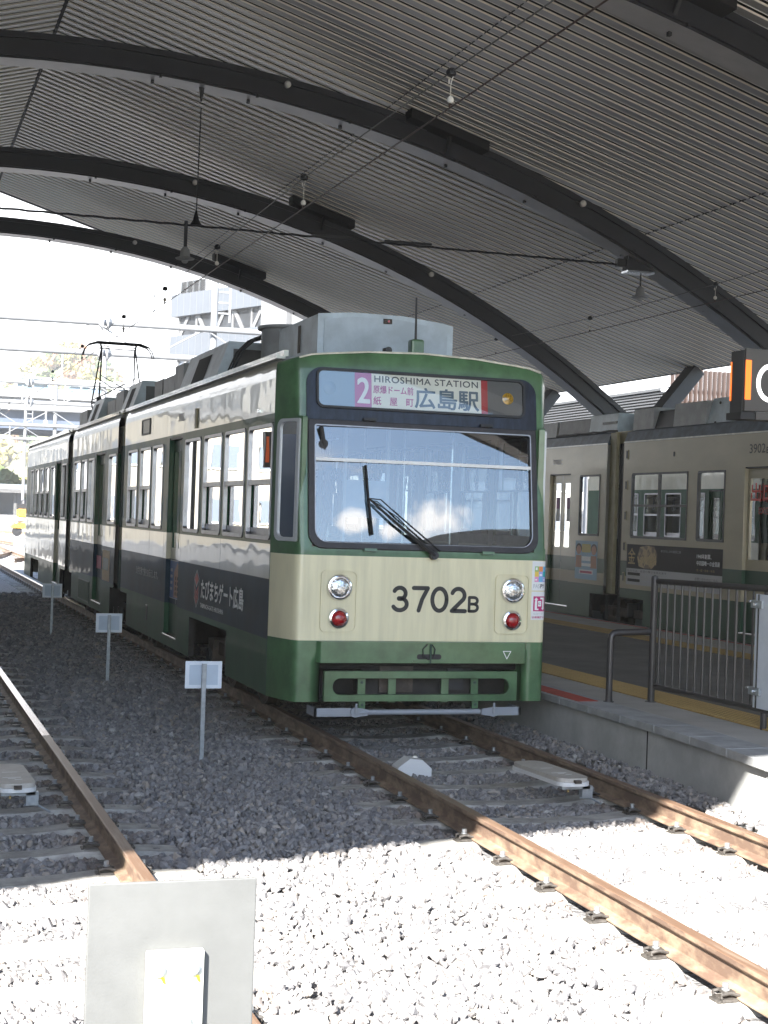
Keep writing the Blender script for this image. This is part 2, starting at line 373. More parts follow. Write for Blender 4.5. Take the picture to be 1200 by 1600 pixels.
def clip_mesh(b, x, y, s):
    # spring plate, bent strip, bolt with hexagonal head; s = side of the rail
    b.box(x+s*.065, x+s*.140, y-.045, y+.045, -.152, -.140, CLIPM)
    b.tube([(x+s*.138, y-.034, -.136), (x+s*.142, y-.034, -.122), (x+s*.10, y-.034, -.116), (x+s*.052, y-.034, -.128)], .008, CLIPM, 6)
    b.tube([(x+s*.138, y+.034, -.136), (x+s*.142, y+.034, -.122), (x+s*.10, y+.034, -.116), (x+s*.052, y+.034, -.128)], .008, CLIPM, 6)
    b.box(x+s*.074, x+s*.124, y-.036, y+.036, -.119, -.110, CLIPM)
    b.lathe((x+s*.10, y, -.110), ZA, [(.019, 0), (.019, .005), (.012, .006), (.012, .012)], BOLT, 12)
    b.lathe((x+s*.10, y, -.100), ZA, [(.0155, 0), (.0155, .019)], BOLT, 6)
    b.box(x+s*.142, x+s*.158, y-.04, y+.04, -.165, -.145, CLIPM)
SLP = {0: [], 1: []}
def track(name, xc, y0, y1, curved, label, ystart, idx, topmat, cy0, cy1):
    t = root(name, (xc, 0, 0), label, 'railway track')
    for s in (-1, 1): rail(t, xc+s*.75, y0, y1, curved, topmat)
    y = ystart; far = MB(); n = 0
    while y < y1:
        dx = cxo(y) if curved else 0
        b = MB(); sleeper_mesh(b, xc+dx, y)
        SLP[idx].append((xc+dx, y))
        if n < 96:
            so_ = b.build('sleeper', t)
            if cy0 < y < cy1:
                for s in (-1, 1):
                    for k in (-1, 1):
                        c = MB(); clip_mesh(c, xc+dx+s*.75, y, k); co = c.build('rail_clip', so_, smooth=True)
            else:
                for s in (-1, 1):
                    for k in (-1, 1): clip_mesh(far, xc+dx+s*.75, y, k)
        y += .655; n += 1
    if far.v: tag(far.build('rail_clip', t, smooth=True), None, None, kind='stuff')
    return t
track('railway_track', TX0, -9.5, 60, True, 'rusty railway track on concrete sleepers running under the front tram', -9.20, 0, RAILTL, -8.8, 3.2)
track('railway_track', TX1, -14, 60, False, 'railway track at the left edge with a shiny rail head beside the sign posts', -9.08, 1, RAILT, -6, 3.0)
# track curving away in the sun beyond the tram
def curved_track(pts, label):
    t = root('railway_track', (pts[0][0], pts[0][1], 0), label, 'railway track')
    for s in (-.75, .75):
        P = []
        for i in range(len(pts)):
            a = Vector((*pts[max(i-1, 0)], 0)); c = Vector((*pts[min(i+1, len(pts)-1)], 0)); d = (c-a).normalized(); nrm = Vector((d.y, -d.x, 0))
            P.append(Vector((*pts[i], 0)) + nrm*s)
        b = MB(); vs = []; fs = []; n = len(RAILP)
        for i, p in enumerate(P):
            d = (P[min(i+1, len(P)-1)]-P[max(i-1, 0)]).normalized(); nr = Vector((d.y, -d.x, 0))
            vs += [tuple(p + nr*q[0] + Vector((0, 0, q[1]-.02))) for q in RAILP]
        for i in range(len(P)-1):
            for k in range(n): fs.append((i*n+k, i*n+(k+1) % n, (i+1)*n+(k+1) % n, (i+1)*n+k))
        b.add(vs, fs, RAILB); b.build('rail', t)
curved_track([(-1.2, 95), (.6, 78), (1.45, 66), (1.7, 60), (1.5, 52), (.6, 47), (-.5, 44)][::-1], 'sunlit rusty track bending away behind the tail of the front tram')
curved_track([(-6, 112), (1.5, 104), (6, 98), (14, 88), (26, 78)], 'far sunlit track crossing behind the low white fence')

# ------------------------------------------------------------ ballast stones
def ico():
    t = (1+5**.5)/2; v = np.array([(-1, t, 0), (1, t, 0), (-1, -t, 0), (1, -t, 0), (0, -1, t), (0, 1, t), (0, -1, -t), (0, 1, -t), (t, 0, -1), (t, 0, 1), (-t, 0, -1), (-t, 0, 1)], float)
    v /= np.linalg.norm(v[0]); f = np.array([(0, 11, 5), (0, 5, 1), (0, 1, 7), (0, 7, 10), (0, 10, 11), (1, 5, 9), (5, 11, 4), (11, 10, 2), (10, 7, 6), (7, 1, 8), (3, 9, 4), (3, 4, 2), (3, 2, 6), (3, 6, 8), (3, 8, 9), (4, 9, 5), (2, 4, 11), (6, 2, 10), (8, 6, 7), (9, 8, 1)])
    return v, f
IV, IF = ico()
def quat_mats(n):
    q = rng.normal(size=(n, 4)); q /= np.linalg.norm(q, axis=1)[:, None]; w, x, y, z = q.T
    return np.stack([1-2*(y*y+z*z), 2*(x*y-z*w), 2*(x*z+y*w), 2*(x*y+z*w), 1-2*(x*x+z*z), 2*(y*z-x*w), 2*(x*z-y*w), 2*(y*z+x*w), 1-2*(x*x+y*y)], 1).reshape(n, 3, 3)
def stones(name, P, S, mat, label=None):
    n = len(P); NV = 40
    base = np.stack([IV*rng.uniform(.72, 1.18, (12, 1)) + rng.normal(0, .10, (12, 3)) for _ in range(NV)])
    v = base[rng.integers(0, NV, n)]*np.stack([rng.uniform(.8, 1.35, n), rng.uniform(.7, 1.1, n), rng.uniform(.5, .85, n)], 1)[:, None, :]
    v = np.einsum('nij,nkj->nki', quat_mats(n), v)*S[:, None, None]
    v = v + P[:, None, :]
    f = (IF[None] + (np.arange(n)*12)[:, None, None]).reshape(-1, 3)
    me = bpy.data.meshes.new(name); me.vertices.add(n*12); me.vertices.foreach_set('co', v.reshape(-1).astype(np.float32))
    nf = len(f); me.loops.add(nf*3); me.loops.foreach_set('vertex_index', f.reshape(-1).astype(np.int32))
    me.polygons.add(nf); me.polygons.foreach_set('loop_start', np.arange(0, nf*3, 3, dtype=np.int32)); me.polygons.foreach_set('loop_total', np.full(nf, 3, np.int32))
    a = me.attributes.new('tone', 'FLOAT', 'POINT'); a.data.foreach_set('value', np.repeat(rng.random(n), 12).astype(np.float32))
    u = np.minimum(np.abs(np.abs(P[:, 0]-TX0)-.75), np.abs(np.abs(P[:, 0]-TX1)-.75)); ru = np.clip(np.exp(-(u/.22)**2)*rng.uniform(.2, 1.1, n)*.75+.12*(rng.random(n) > .93), 0, 1)
    a2 = me.attributes.new('rust', 'FLOAT', 'POINT'); a2.data.foreach_set('value', np.repeat(ru, 12).astype(np.float32))
    me.update(); me.validate(); me.materials.append(mat)
    me.polygons.foreach_set('use_smooth', [False]*nf)
    o = bpy.data.objects.new(name, me); COL.objects.link(o); tag(o, label, 'gravel', kind='stuff'); return o
STONE = bpy.data.materials.new('crushed_stone'); STONE.use_nodes = True
n_ = STONE.node_tree.nodes; l_ = STONE.node_tree.links.new; p_ = n_['Principled BSDF']; p_.inputs['Roughness'].default_value = .8
at = n_.new('ShaderNodeAttribute'); at.attribute_name = 'tone'; rp = n_.new('ShaderNodeValToRGB'); e = rp.color_ramp.elements
e[0].position = 0; e[0].color = (.098, .097, .103, 1); e[1].position = 1; e[1].color = (.30, .295, .29, 1)
for po, c in ((.25, (.138, .136, .142)), (.5, (.163, .158, .160)), (.72, (.19, .178, .172)), (.86, (.215, .212, .216)), (.95, (.23, .20, .17))):
    q = e.new(po); q.color = (*c, 1)
ge = n_.new('ShaderNodeNewGeometry'); tx = n_.new('ShaderNodeTexNoise'); tx.inputs['Scale'].default_value = 55; tx.inputs['Detail'].default_value = 3
l_(ge.outputs['Position'], tx.inputs['Vector']); mr = n_.new('ShaderNodeMapRange'); mr.inputs['To Min'].default_value = .95; mr.inputs['To Max'].default_value = 1.6
l_(tx.outputs['Fac'], mr.inputs['Value']); vm = n_.new('ShaderNodeVectorMath'); vm.operation = 'SCALE'
l_(at.outputs['Fac'], rp.inputs['Fac']); l_(rp.outputs['Color'], vm.inputs[0]); l_(mr.outputs['Result'], vm.inputs['Scale']); a3 = n_.new('ShaderNodeAttribute'); a3.attribute_name = 'rust'; rm = n_.new('ShaderNodeMixRGB'); rm.inputs['Color2'].default_value = (.135, .085, .055, 1)
l_(a3.outputs['Fac'], rm.inputs['Fac']); l_(vm.outputs['Vector'], rm.inputs['Color1']); l_(rm.outputs['Color'], p_.inputs['Base Color'])
bu = n_.new('ShaderNodeBump'); bu.inputs['Strength'].default_value = .5; bu.inputs['Distance'].default_value = .006; l_(tx.outputs['Fac'], bu.inputs['Height']); l_(bu.outputs['Normal'], p_.inputs['Normal'])
def scatter(x0, x1, y0, y1, dens, smin, smax):
    n = int((x1-x0)*(y1-y0)*dens); P = np.empty((n, 3)); P[:, 0] = rng.uniform(x0, x1, n); P[:, 1] = rng.uniform(y0, y1, n)
    S = np.clip(smin*rng.lognormal(.12, .32, n), smin*.5, smax*1.45)
    x, y = P[:, 0], P[:, 1]
    # bed height: shoulders between the tracks stand a little higher, cribs lower
    dx = np.where(y < 1, -((y-1)**2)/700., 0)
    z = np.full(n, -.165) + .012*np.sin(x*3.1+1)*np.sin(y*2.3) + .010*np.sin(y*5.1+x*4)
    for xc, k in ((TX0, 1), (TX1, 0)):
        d = np.abs(x-xc-dx*k); z = np.where(d < 1.2, -.178+.008*np.sin(y*4), z); z = np.where(d < .62, z-.012, z)
    z = np.where(x > .98+dx, -.165+(x-.98)*.16, z)
    z += rng.uniform(-.022, .012, n)
    keep = np.ones(n, bool)
    for xc, k, ys0 in ((TX0, 1, -9.20), (TX1, 0, -9.08)):
        u = np.abs(x-xc-dx*k); ph = np.abs((y-ys0+.3275) % .655-.3275)
        on = (u < 1.19) & (ph < .105+.3*S); covered = (u > .97) & (rng.random(n) < .55) & (ph < .13)
        stray = on & (rng.random(n) < .03) & (ph < .10) & (u > .9)
        keep &= ~(on & ~stray & ~covered)
        z = np.where(stray, -.150+S*.5, z); z = np.where(on & covered, -.178+S*.5, z)
        keep &= ~((np.abs(u-.75) < .075+S*.6))
        keep &= ~((np.abs(u-.75) < .17) & (ph < .085))
        z = np.where((u < 1.2) & (ph < .16), np.minimum(z, -.190), z); near = np.abs(u-.75) < .13+S; z = np.where(near, np.minimum(z, -.172), z)
    keep &= ~((x > 1.47 + np.where(y < -1, -.022*(y+1)**2, 0) - .02))
    for bx, by in ((.35, -1.8), (-3.47, -1.7)): keep &= ~((np.abs(x-bx) < .1) & (np.abs(y-by) < .1) & False)
    P[:, 2] = z
    # inside the picture's ground wedge (plus a margin to step aside)
    m = (x > CAM.x + (y-CAM.y)*.03-.9) & (x < CAM.x + (y-CAM.y)*.66+1.2)
    k = keep & m; return P[k], S[k]
parts = [scatter(-5.2, 1.5, -8.2, -3.0, 1550, .0178, .031), scatter(-4.6, 1.5, -3.0, 3.0, 1400, .0178, .031), scatter(-4.2, 1.4, 3.0, 9.0, 620, .024, .038), scatter(-3.6, 1.2, 9.0, 24., 300, .028, .044)]
stones('ballast', np.concatenate([p[0] for p in parts]), np.concatenate([p[1] for p in parts]), STONE, 'loose grey crushed stone ballast between and around the tracks')

# ------------------------------------------------------------ platform
def pedge(y): return 1.42 - (.022*(y+1)**2 if y < -1 else 0)
PY = [-16, -13, -11, -9, -8, -7, -6, -5, -4, -3, -2, -1, 2, 6, 12, 30, 60]
PZ = .30
def strip(b, xa, xb, z0, z1, mat, ys=PY):
    vs = []; fs = []
    for y in ys:
        e0 = pedge(y); a = e0+xa; c = (e0+xb) if xb < 3 else xb
        vs += [(a, y, z0), (c, y, z0), (c, y, z1), (a, y, z1)]
    n = len(ys)
    for i in range(n-1):
        for k in range(4): fs.append((i*4+k, i*4+(k+1) % 4, (i+1)*4+(k+1) % 4, (i+1)*4+k))
    fs += [(0, 1, 2, 3), ((n-1)*4+3, (n-1)*4+2, (n-1)*4+1, (n-1)*4)]
    b.add(vs, fs, mat)
def paving(name, col, sx_, sy_, dark=.55, var=.12, offx=0.):
    m = bpy.data.materials.new(name); m.use_nodes = True; n = m.node_tree.nodes; l = m.node_tree.links.new; p = n['Principled BSDF']; p.inputs['Roughness'].default_value = .75
    g = n.new('ShaderNodeNewGeometry'); mp = n.new('ShaderNodeMapping'); mp.inputs['Location'].default_value = (offx, .11, 0)
    br = n.new('ShaderNodeTexBrick'); br.offset = 0; br.inputs['Scale'].default_value = 1; br.inputs['Brick Width'].default_value = sx_; br.inputs['Row Height'].default_value = sy_
    br.inputs['Mortar Size'].default_value = .004; br.inputs['Mortar Smooth'].default_value = .2
    br.inputs['Color1'].default_value = (*[c*(1-var) for c in col], 1); br.inputs['Color2'].default_value = (*[c*(1+var) for c in col], 1); br.inputs['Mortar'].default_value = (*[c*dark for c in col], 1)
    t = n.new('ShaderNodeTexNoise'); t.inputs['Scale'].default_value = 3; t.inputs['Detail'].default_value = 8; mr = n.new('ShaderNodeMapRange'); mr.inputs['To Min'].default_value = .75; mr.inputs['To Max'].default_value = 1.25
    vm = n.new('ShaderNodeVectorMath'); vm.operation = 'SCALE'; l(g.outputs['Position'], mp.inputs['Vector']); l(mp.outputs['Vector'], br.inputs['Vector']); l(g.outputs['Position'], t.inputs['Vector'])
    l(t.outputs['Fac'], mr.inputs['Value']); l(br.outputs['Color'], vm.inputs[0]); l(mr.outputs['Result'], vm.inputs['Scale']); l(vm.outputs['Vector'], p.inputs['Base Color'])
    bn = n.new('ShaderNodeBump'); bn.inputs['Strength'].default_value = .3; bn.inputs['Distance'].default_value = .01
    t2 = n.new('ShaderNodeTexNoise'); t2.inputs['Scale'].default_value = 90; l(g.outputs['Position'], t2.inputs['Vector']); l(t2.outputs['Fac'], bn.inputs['Height']); l(bn.outputs['Normal'], p.inputs['Normal'])
    return m
PAVE = paving('grey_paving', (.40, .385, .36), 1.2, 1.2, .5, .03)
ASPH = M('platform_asphalt', (.10, .095, .09), .85, var=.25, vs=1.6, bump=.4, bs=120, col2=(.17, .16, .15), lo=.3, hi=.75)
YEL = M('tactile_yellow', (.40, .26, .08), .65, var=.12, vs=8)
YELD = M('tactile_dot_yellow', (.46, .31, .11), .6)
b = MB(); strip(b, .05, 6.9, -.9, PZ-.06, CONW); strip(b, .35, .78, PZ-.061, PZ, PAVE)
b.box(2.65, 5.6, -30, 60, PZ-.058, PZ+.001, ASPH); b.box(6.02, 6.80, -30, 60, PZ-.058, PZ, PAVE)
strip(b, .78, 2.66, PZ-.06, PZ-.002, PAVE)
pl = b.build('platform'); tag(pl, None, None, kind='structure')
b = MB(); b.box(6.80, 6.86, -30, 60, PZ-.058, PZ+.003, RED); b.box(6.86, 6.92, -30, 60, PZ-.058, PZ, LIPM)
tag(b.build('platform_far_edge'), None, None, kind='structure')
# kerb stones with open joints
b = MB(); y = -15.9; i = 0
while y < 30:
    y2 = y + .60
    for (ya, yb) in ((y+.007, y2-.007),):
        ea, eb = pedge(ya), pedge(yb)
        red = ya > -.02 and ya < 18
        m2 = RED if False else LIPM
        vs = [(ea, ya, PZ-.062), (ea+.345, ya, PZ-.062), (ea+.345, ya, PZ+.002), (ea, ya, PZ+.002), (eb, yb, PZ-.062), (eb+.345, yb, PZ-.062), (eb+.345, yb, PZ+.002), (eb, yb, PZ+.002)]
        b.add(vs, [(0, 1, 2, 3), (7, 6, 5, 4), (0, 4, 5, 1), (1, 5, 6, 2), (2, 6, 7, 3), (3, 7, 4, 0)], m2)
    y = y2
tag(b.build('platform_kerb', bevel=.006), None, None, kind='structure')
b = MB(); b.box(1.47, 1.67, .02, 24, PZ+.0025, PZ+.006, RED); tag(b.build('red_edge_tiles'), None, None, kind='structure')
b = MB(); b.box(2.2, 2.65, -15, 30, PZ+.001, PZ+.009, YEL); b.box(5.6, 6.02, -30, 30, PZ+.001, PZ+.009, YEL)
for k in range(7):
    for j in range(int(9.5/.0625)):
        x = 2.235+k*.0625; yy = -3.6+j*.0625
        b.lathe((x, yy, PZ+.009), ZA, [(.017, 0), (.011, .005)], YELD, 7)
tag(b.build('tactile_paving'), None, None, kind='structure')
# vertical joint in the platform wall
b = MB(); b.box(pedge(-1.3)+.045, pedge(-1.3)+.06, -1.325, -1.295, -.5, PZ-.062, SLATD); b.box(pedge(-7)+.04, pedge(-7)+.06, -7.0, -6.97, -.5, PZ-.062, SLATD)
tag(b.build('platform_wall_joint'), None, None, kind='structure')

# ------------------------------------------------------------ canopy
RX, RZ, SL = -1.87, 9.85, .30
YN, YF = -12.5, 28.25
XR, XL = 12.93, -16.67
def cz(x): return RZ - SL*abs(x-RX)
ca = root('canopy', (RX, 10, 0), 'arched station canopy with grey slatted ceiling and charcoal ribs', 'canopy')
def half(sgn):
    b = MB(); vs = []; P = .28; xe = XR if sgn > 0 else XL
    xr = RX + sgn*.03
    prof = []   # (dy, dz, material of the strip that follows)
    y = YN+.1
    while y < YF-.15:
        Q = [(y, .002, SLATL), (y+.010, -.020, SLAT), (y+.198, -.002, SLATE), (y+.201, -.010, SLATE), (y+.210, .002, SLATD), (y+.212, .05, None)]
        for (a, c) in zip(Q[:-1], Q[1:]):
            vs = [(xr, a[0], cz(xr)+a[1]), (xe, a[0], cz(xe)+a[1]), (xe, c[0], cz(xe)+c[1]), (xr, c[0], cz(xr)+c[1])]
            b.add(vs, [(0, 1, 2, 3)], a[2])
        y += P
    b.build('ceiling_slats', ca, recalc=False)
    b = MB()   # dark liner, top sheet, fascias
    for z0, z1, m in ((.10, .13, SLATD), (.1305, .16, ROOFT)):
        vs = [(RX+sgn*.001, YN, cz(RX)+z0), (xe, YN, cz(xe)+z0), (xe, YF, cz(xe)+z0), (RX+sgn*.001, YF, cz(RX)+z0), (RX+sgn*.001, YN, cz(RX)+z1), (xe, YN, cz(xe)+z1), (xe, YF, cz(xe)+z1), (RX+sgn*.001, YF, cz(RX)+z1)]
        b.add(vs, [(0, 1, 2, 3), (7, 6, 5, 4), (0, 4, 5, 1), (1, 5, 6, 2), (2, 6, 7, 3), (3, 7, 4, 0)], m)
    for yy0, yy1 in ((YN-.03, YN+.08), (YF-.08, YF+.03)):
        vs = [(RX, y_, cz(RX)+z_) for y_ in (yy0, yy1) for z_ in (-.03, .19)] + [(xe, y_, cz(xe)+z_) for y_ in (yy0, yy1) for z_ in (-.03, .19)]
        b.add(vs, [(0, 1, 3, 2), (4, 6, 7, 5), (0, 4, 5, 1), (2, 3, 7, 6), (0, 2, 6, 4), (1, 5, 7, 3)], RIB)
    b.box(xe, xe+sgn*.06, YN, YF, cz(xe)-.02, cz(xe)+.2, RIB)
    b.build('roof_sheet', ca)
half(1); half(-1)
b = MB(); b.box(RX-.028, RX+.028, YN+.1, YF-.1, RZ-.02, RZ+.04, SLATD); b.build('ridge_strip', ca)
RIBS_ = [(-11.4, -1.75, -12.9, 21.7), (-3.95, -1.75, -12.9, 21.7), (3.45, -1.75, -12.9, 21.7), (10.95, -1.75, -12.9, 21.7), (18.3, -1.70, -11.9, 20.62), (25.95, -1.76, -11.8, 20.54)]
def hexring(arr, a, y0, y1, cx_, cz_, r0, r1): pass
for (yr, cx_, cz_, ro) in RIBS_:
    rib = MB(); a_end = math.asin((12.0-cx_)/ro); N = 48
    A = [(-a_end + 2*a_end*i/N) for i in range(N+1)]
    def sweep(y0, y1, r0, r1, mat, matb=None):
        vs = []; fb = []; fo = []
        for a in A:
            s_, c_ = math.sin(a), math.cos(a)
            vs += [(cx_+r0*s_, y0, cz_+r0*c_), (cx_+r1*s_, y0, cz_+r1*c_), (cx_+r1*s_, y1, cz_+r1*c_), (cx_+r0*s_, y1, cz_+r0*c_)]
        for i in range(N):
            for k in range(4):
                f = (i*4+k, i*4+(k+1) % 4, (i+1)*4+(k+1) % 4, (i+1)*4+k); (fb if k == 3 else fo).append(f)
        fo += [(0, 1, 2, 3), (N*4+3, N*4+2, N*4+1, N*4)]
        b0 = len(rib.v); rib.v += vs
        for f in fo: rib.f.append([b0+i for i in f]); rib.m.append(rib.mi(mat))
        for f in fb: rib.f.append([b0+i for i in f]); rib.m.append(rib.mi(matb or mat))
    sweep(yr, yr+.045, ro-.33, ro, RIB)                 # front plate
    sweep(yr+.05, yr+.50, ro-.36, ro-.02, RIB, RIBS)    # box behind it
    sweep(yr-.05, yr-.002, ro-.08, ro+.015, RIB)        # upper front flange
    ro_ = rib.build('rib', ca)
    for s in (-1, 1):
        X = lambda x: cx_ + s*(x-cx_)
        px, pz = X(12.0), cz_ + ro*math.cos(a_end)
        b = MB(); d = Vector((s*math.cos(a_end), 0, -math.sin(a_end)))
        p0 = Vector((px, yr+.25, pz-.17)); b.beam(p0 - d*.05, p0 + d*2.0, .5, .36, RIB, upv=(0, 1, 0)) if False else None
        foot = p0 + d*1.0
        b.beam(p0-d*.1, foot, .36, .5, RIB, upv=(0, 1, 0)); b.beam(foot+Vector((0, 0, .25)), (foot.x, foot.y, -.2), .5, .45, RIB, upv=(0, 1, 0))
        b.build('column', ca, bevel=.01)
        b = MB(); b.beam((X(11.95), yr+.25, 4.3), (X(12.85), yr+.25, cz(X(12.85))-.04), .30, .45, RIB, upv=(0, 1, 0)); b.build('strut', ca, bevel=.01)
    # dark block standing in for the shaded ceiling opening at the rib, with its stay
    for s in (-1, 1):
        q = lambda x: x if s > 0 else 2*RX-x
        b = MB()
        vs = [(q(3.30), yr-.34, cz(q(3.3))-.012), (q(4.62), yr-.34, cz(q(4.62))-.012), (q(4.62), yr-.34, cz(q(4.62))-.16), (q(3.3), yr-.34, cz(q(3.3))-.16),
              (q(3.30), yr-.01, cz(q(3.3))-.012), (q(4.62), yr-.01, cz(q(4.62))-.012), (q(4.62), yr-.01, cz(q(4.62))-.16), (q(3.3), yr-.01, cz(q(3.3))-.16)]
        b.add(vs, [(0, 1, 2, 3), (7, 6, 5, 4), (0, 4, 5, 1), (1, 5, 6, 2), (2, 6, 7, 3), (3, 7, 4, 0)], SLATD)
        b.beam((q(4.0), yr-.30, cz(q(4.0))-.04), (q(4.0), yr-.02, cz(q(4.0))-.38), .05, .07, RIB)
        b.build('dark_opening_block', ca)
    if yr > 0:
        # little fixings along the rib
        for xx in (-.6, .9, 2.4, 4.2, 5.6, 7.4, 9.0):
            a = math.asin((xx-cx_)/ro); zt = cz_+(ro-.345)*math.cos(a)
            b = MB(); b.box(xx-.02, xx+.02, yr-.02, yr+.03, zt-.05, zt, BLACK); b.build('cable_fixing', ca)
            b = MB(); b.box(xx-.09, xx-.05, yr+.3, yr+.36, zt-.07, zt-.012, BLACK); b.build('cable_fixing', ca)
        for xx in ((1.35, 6.4) if yr > 9 else (6.0,)):
            a = math.asin((xx-cx_)/ro); zt = cz_+(ro-.10)*math.cos(a)
            b = MB(); b.lathe((xx, yr-.13, zt), (0, 1, 0), [(.03, 0), (.055, .03), (.055, .08), (.03, .12)], CERAM, 12); b.build('lamp', ca, smooth=True)
# cable that follows the slats
for xc in (3.05, 7.97):
    y = YN+.2; P = []
    while y < YF-.3: P += [(xc, y, cz(xc)-.012), (xc, y+.20, cz(xc)-.012), (xc+.02, y+.24, cz(xc)+.03)]; y += .28
    b = MB(); b.tube(P, .009, BLACK, 5); b.build('ceiling_cable', ca)
#@@PART3
# ------------------------------------------------------------ tram helpers
def wall(b, x, y0, y1, zs, mats, holes, th=.05, sg=-1, top=None):
    """Outer skin of a tram side in the plane x, banded by height, with window, door and wheel openings."""
    ysb = sorted(set([y0, y1]+[h[0] for h in holes]+[h[1] for h in holes])); ysb = [y for y in ysb if y0 <= y <= y1]
    zsb = sorted(set(zs+[h[2] for h in holes]+[h[3] for h in holes])); zsb = [z for z in zsb if zs[0] <= z <= zs[-1]]
    def mat(z):
        for (a, c, m) in zip(zs[:-1], zs[1:], mats):
            if a <= z < c: return m
        return mats[-1]
    xi = x - sg*th
    for ya, yb in zip(ysb[:-1], ysb[1:]):
        for za, zb in zip(zsb[:-1], zsb[1:]):
            ym, zm = (ya+yb)/2, (za+zb)/2
            if any(h[0] < ym < h[1] and h[2] < zm < h[3] for h in holes): continue
            m = mat(zm)
            b.add([(x, ya, za), (x, yb, za), (x, yb, zb), (x, ya, zb)], [(0, 1, 2, 3) if sg > 0 else (3, 2, 1, 0)], m)
            if zm > .8: b.add([(xi, ya, za), (xi, yb, za), (xi, yb, zb), (xi, ya, zb)], [(3, 2, 1, 0) if sg > 0 else (0, 1, 2, 3)], INT)
    for h in holes:
        a, c, d, e = h[:4]; m = mat((max(d, zs[0]+.01)+e)/2) if e > 1 else DARKM
        if len(h) > 4: m = h[4]
        d2 = max(d, zs[0])
        for q in ([(a, d2), (a, e)], [(c, e), (c, d2)], [(a, e), (c, e)], [(c, d2), (a, d2)]):
            (p0, q0), (p1, q1) = q
            if p0 == p1 and e-d > 1.5:
                cuts = [min(q0, q1)]+[z for z in zs if min(q0, q1) < z < max(q0, q1)]+[max(q0, q1)]
                for u0, u1 in zip(cuts[:-1], cuts[1:]): b.add([(x, p0, u0), (x, p0, u1), (xi, p0, u1), (xi, p0, u0)], [(0, 1, 2, 3)], mat((u0+u1)/2))
                continue
            b.add([(x, p0, q0), (x, p1, q1), (xi, p1, q1), (xi, p0, q0)], [(0, 1, 2, 3)], m)
INT = M('interior_panel', (.55, .54, .50), .5)
SEAT = M('seat_fabric', (.05, .09, .12), .9)
FLOOR = M('tram_floor', (.12, .10, .09), .7)
def window(parent, x, sg, y0, y1, z0, z1, kind, fm=None, gm=None, name='window'):
    fm = fm or ALU; gm = gm or GLSIDE; b = MB(); w = .032
    U = (0, -sg*-1, 0); U = (0, 1, 0); V = ZA; out = Vector((sg, 0, 0))
    o = (x - sg*.030, 0, 0)
    outer = rrect(y0+.002, y1-.002, z0+.002, z1-.002, .05); inner = rrect(y0+w, y1-w, z0+w*1.2, z1-w, .035)
    b.ring(outer, inner, o, U, V, out*.038, fm)
    zm = z0+(z1-z0)*.5
    if kind == 'sash':
        b.box(x-sg*.026, x+sg*.002, y0+w*.9, y1-w*.9, zm-.022, zm+.022, fm)
        b.box(x-sg*.060, x-sg*.034, y0+w*.9, y1-w*.9, z0+w, z0+w+.07, fm)
    if kind == 'split': b.box(x-sg*.026, x+sg*.003, (y0+y1)/2-.025, (y0+y1)/2+.025, z0+w, z1-w, BLACK)
    if kind == 'cross':
        b.box(x-sg*.026, x+sg*.003, (y0+y1)/2-.022, (y0+y1)/2+.022, z0+w, z1-w, fm)
        b.box(x-sg*.026, x+sg*.001, y0+w, y1-w, zm-.018, zm+.018, fm)
    f = b.build(name, parent)
    g = MB()
    if kind == 'sash':
        g.add([(x-sg*.012, y0+w, zm), (x-sg*.012, y1-w, zm), (x-sg*.012, y1-w, z1-w), (x-sg*.012, y0+w, z1-w)], [(0, 1, 2, 3)], gm)
        g.add([(x-sg*.045, y0+w, z0+w), (x-sg*.045, y1-w, z0+w), (x-sg*.045, y1-w, zm), (x-sg*.045, y0+w, zm)], [(0, 1, 2, 3)], gm)
    else: g.add([(x-sg*.016, y0+w, z0+w), (x-sg*.016, y1-w, z0+w), (x-sg*.016, y1-w, z1-w), (x-sg*.016, y0+w, z1-w)], [(0, 1, 2, 3)], gm)
    g.build('pane', f, recalc=False)
    return f
def door(parent, x, sg, y0, y1, z0, z1, mats, zs, gz0=1.42, leaves=2):
    """Folding door set back in its opening: two leaves with tall panes."""
    b = MB(); xi = x - sg*.055; W = (y1-y0)/leaves
    g = MB()
    for k in range(leaves):
        a, c = y0+k*W+.006, y0+(k+1)*W-.006
        hole = [(a+.06, c-.06, gz0, z1-.16)]
        wall(b, xi, a, c, zs, mats, hole, .03, sg)
        g.add([(xi-sg*.012, a+.05, gz0), (xi-sg*.012, c-.05, gz0), (xi-sg*.012, c-.05, z1-.15), (xi-sg*.012, a+.05, z1-.15)], [(0, 1, 2, 3)], GLSIDE)
    b.box(xi-sg*.03, x-sg*.01, y0, y1, z1-.02, z1, BLACK)
    f = b.build('door', parent)
    g.build('pane', f, recalc=False)
    s = MB(); s.box(x-sg*.05, x+sg*.014, y0-.02, y1+.02, z0-.022, z0, BRIGHT); s.build('door_step', f, bevel=.004)
    return f
def roofshape(b, hw, y0, y1, ze, zc, mat, edge=.0):
    xs = [-hw, -hw*.9, -hw*.6, -hw*.3, 0, hw*.3, hw*.6, hw*.9, hw]; z = [ze+(zc-ze)*(1-(abs(x)/hw)**2.2) for x in xs]; n = len(xs)
    vs = [(x, y0, q) for x, q in zip(xs, z)] + [(x, y1, q) for x, q in zip(xs, z)] + [(x, y0, ze-.06) for x in xs] + [(x, y1, ze-.06) for x in xs]
    fs = [(i, i+1, n+i+1, n+i) for i in range(n-1)] + [(2*n+i+1, 2*n+i, 3*n+i, 3*n+i+1) for i in range(n-1)] + [(i+1, i, 2*n+i, 2*n+i+1) for i in range(n-1)] + [(n+i, n+i+1, 3*n+i+1, 3*n+i) for i in range(n-1)] + [(0, n, 3*n, 2*n), (n-1, 3*n-1, 4*n-1, 2*n-1)]
    b.add(vs, fs, mat)
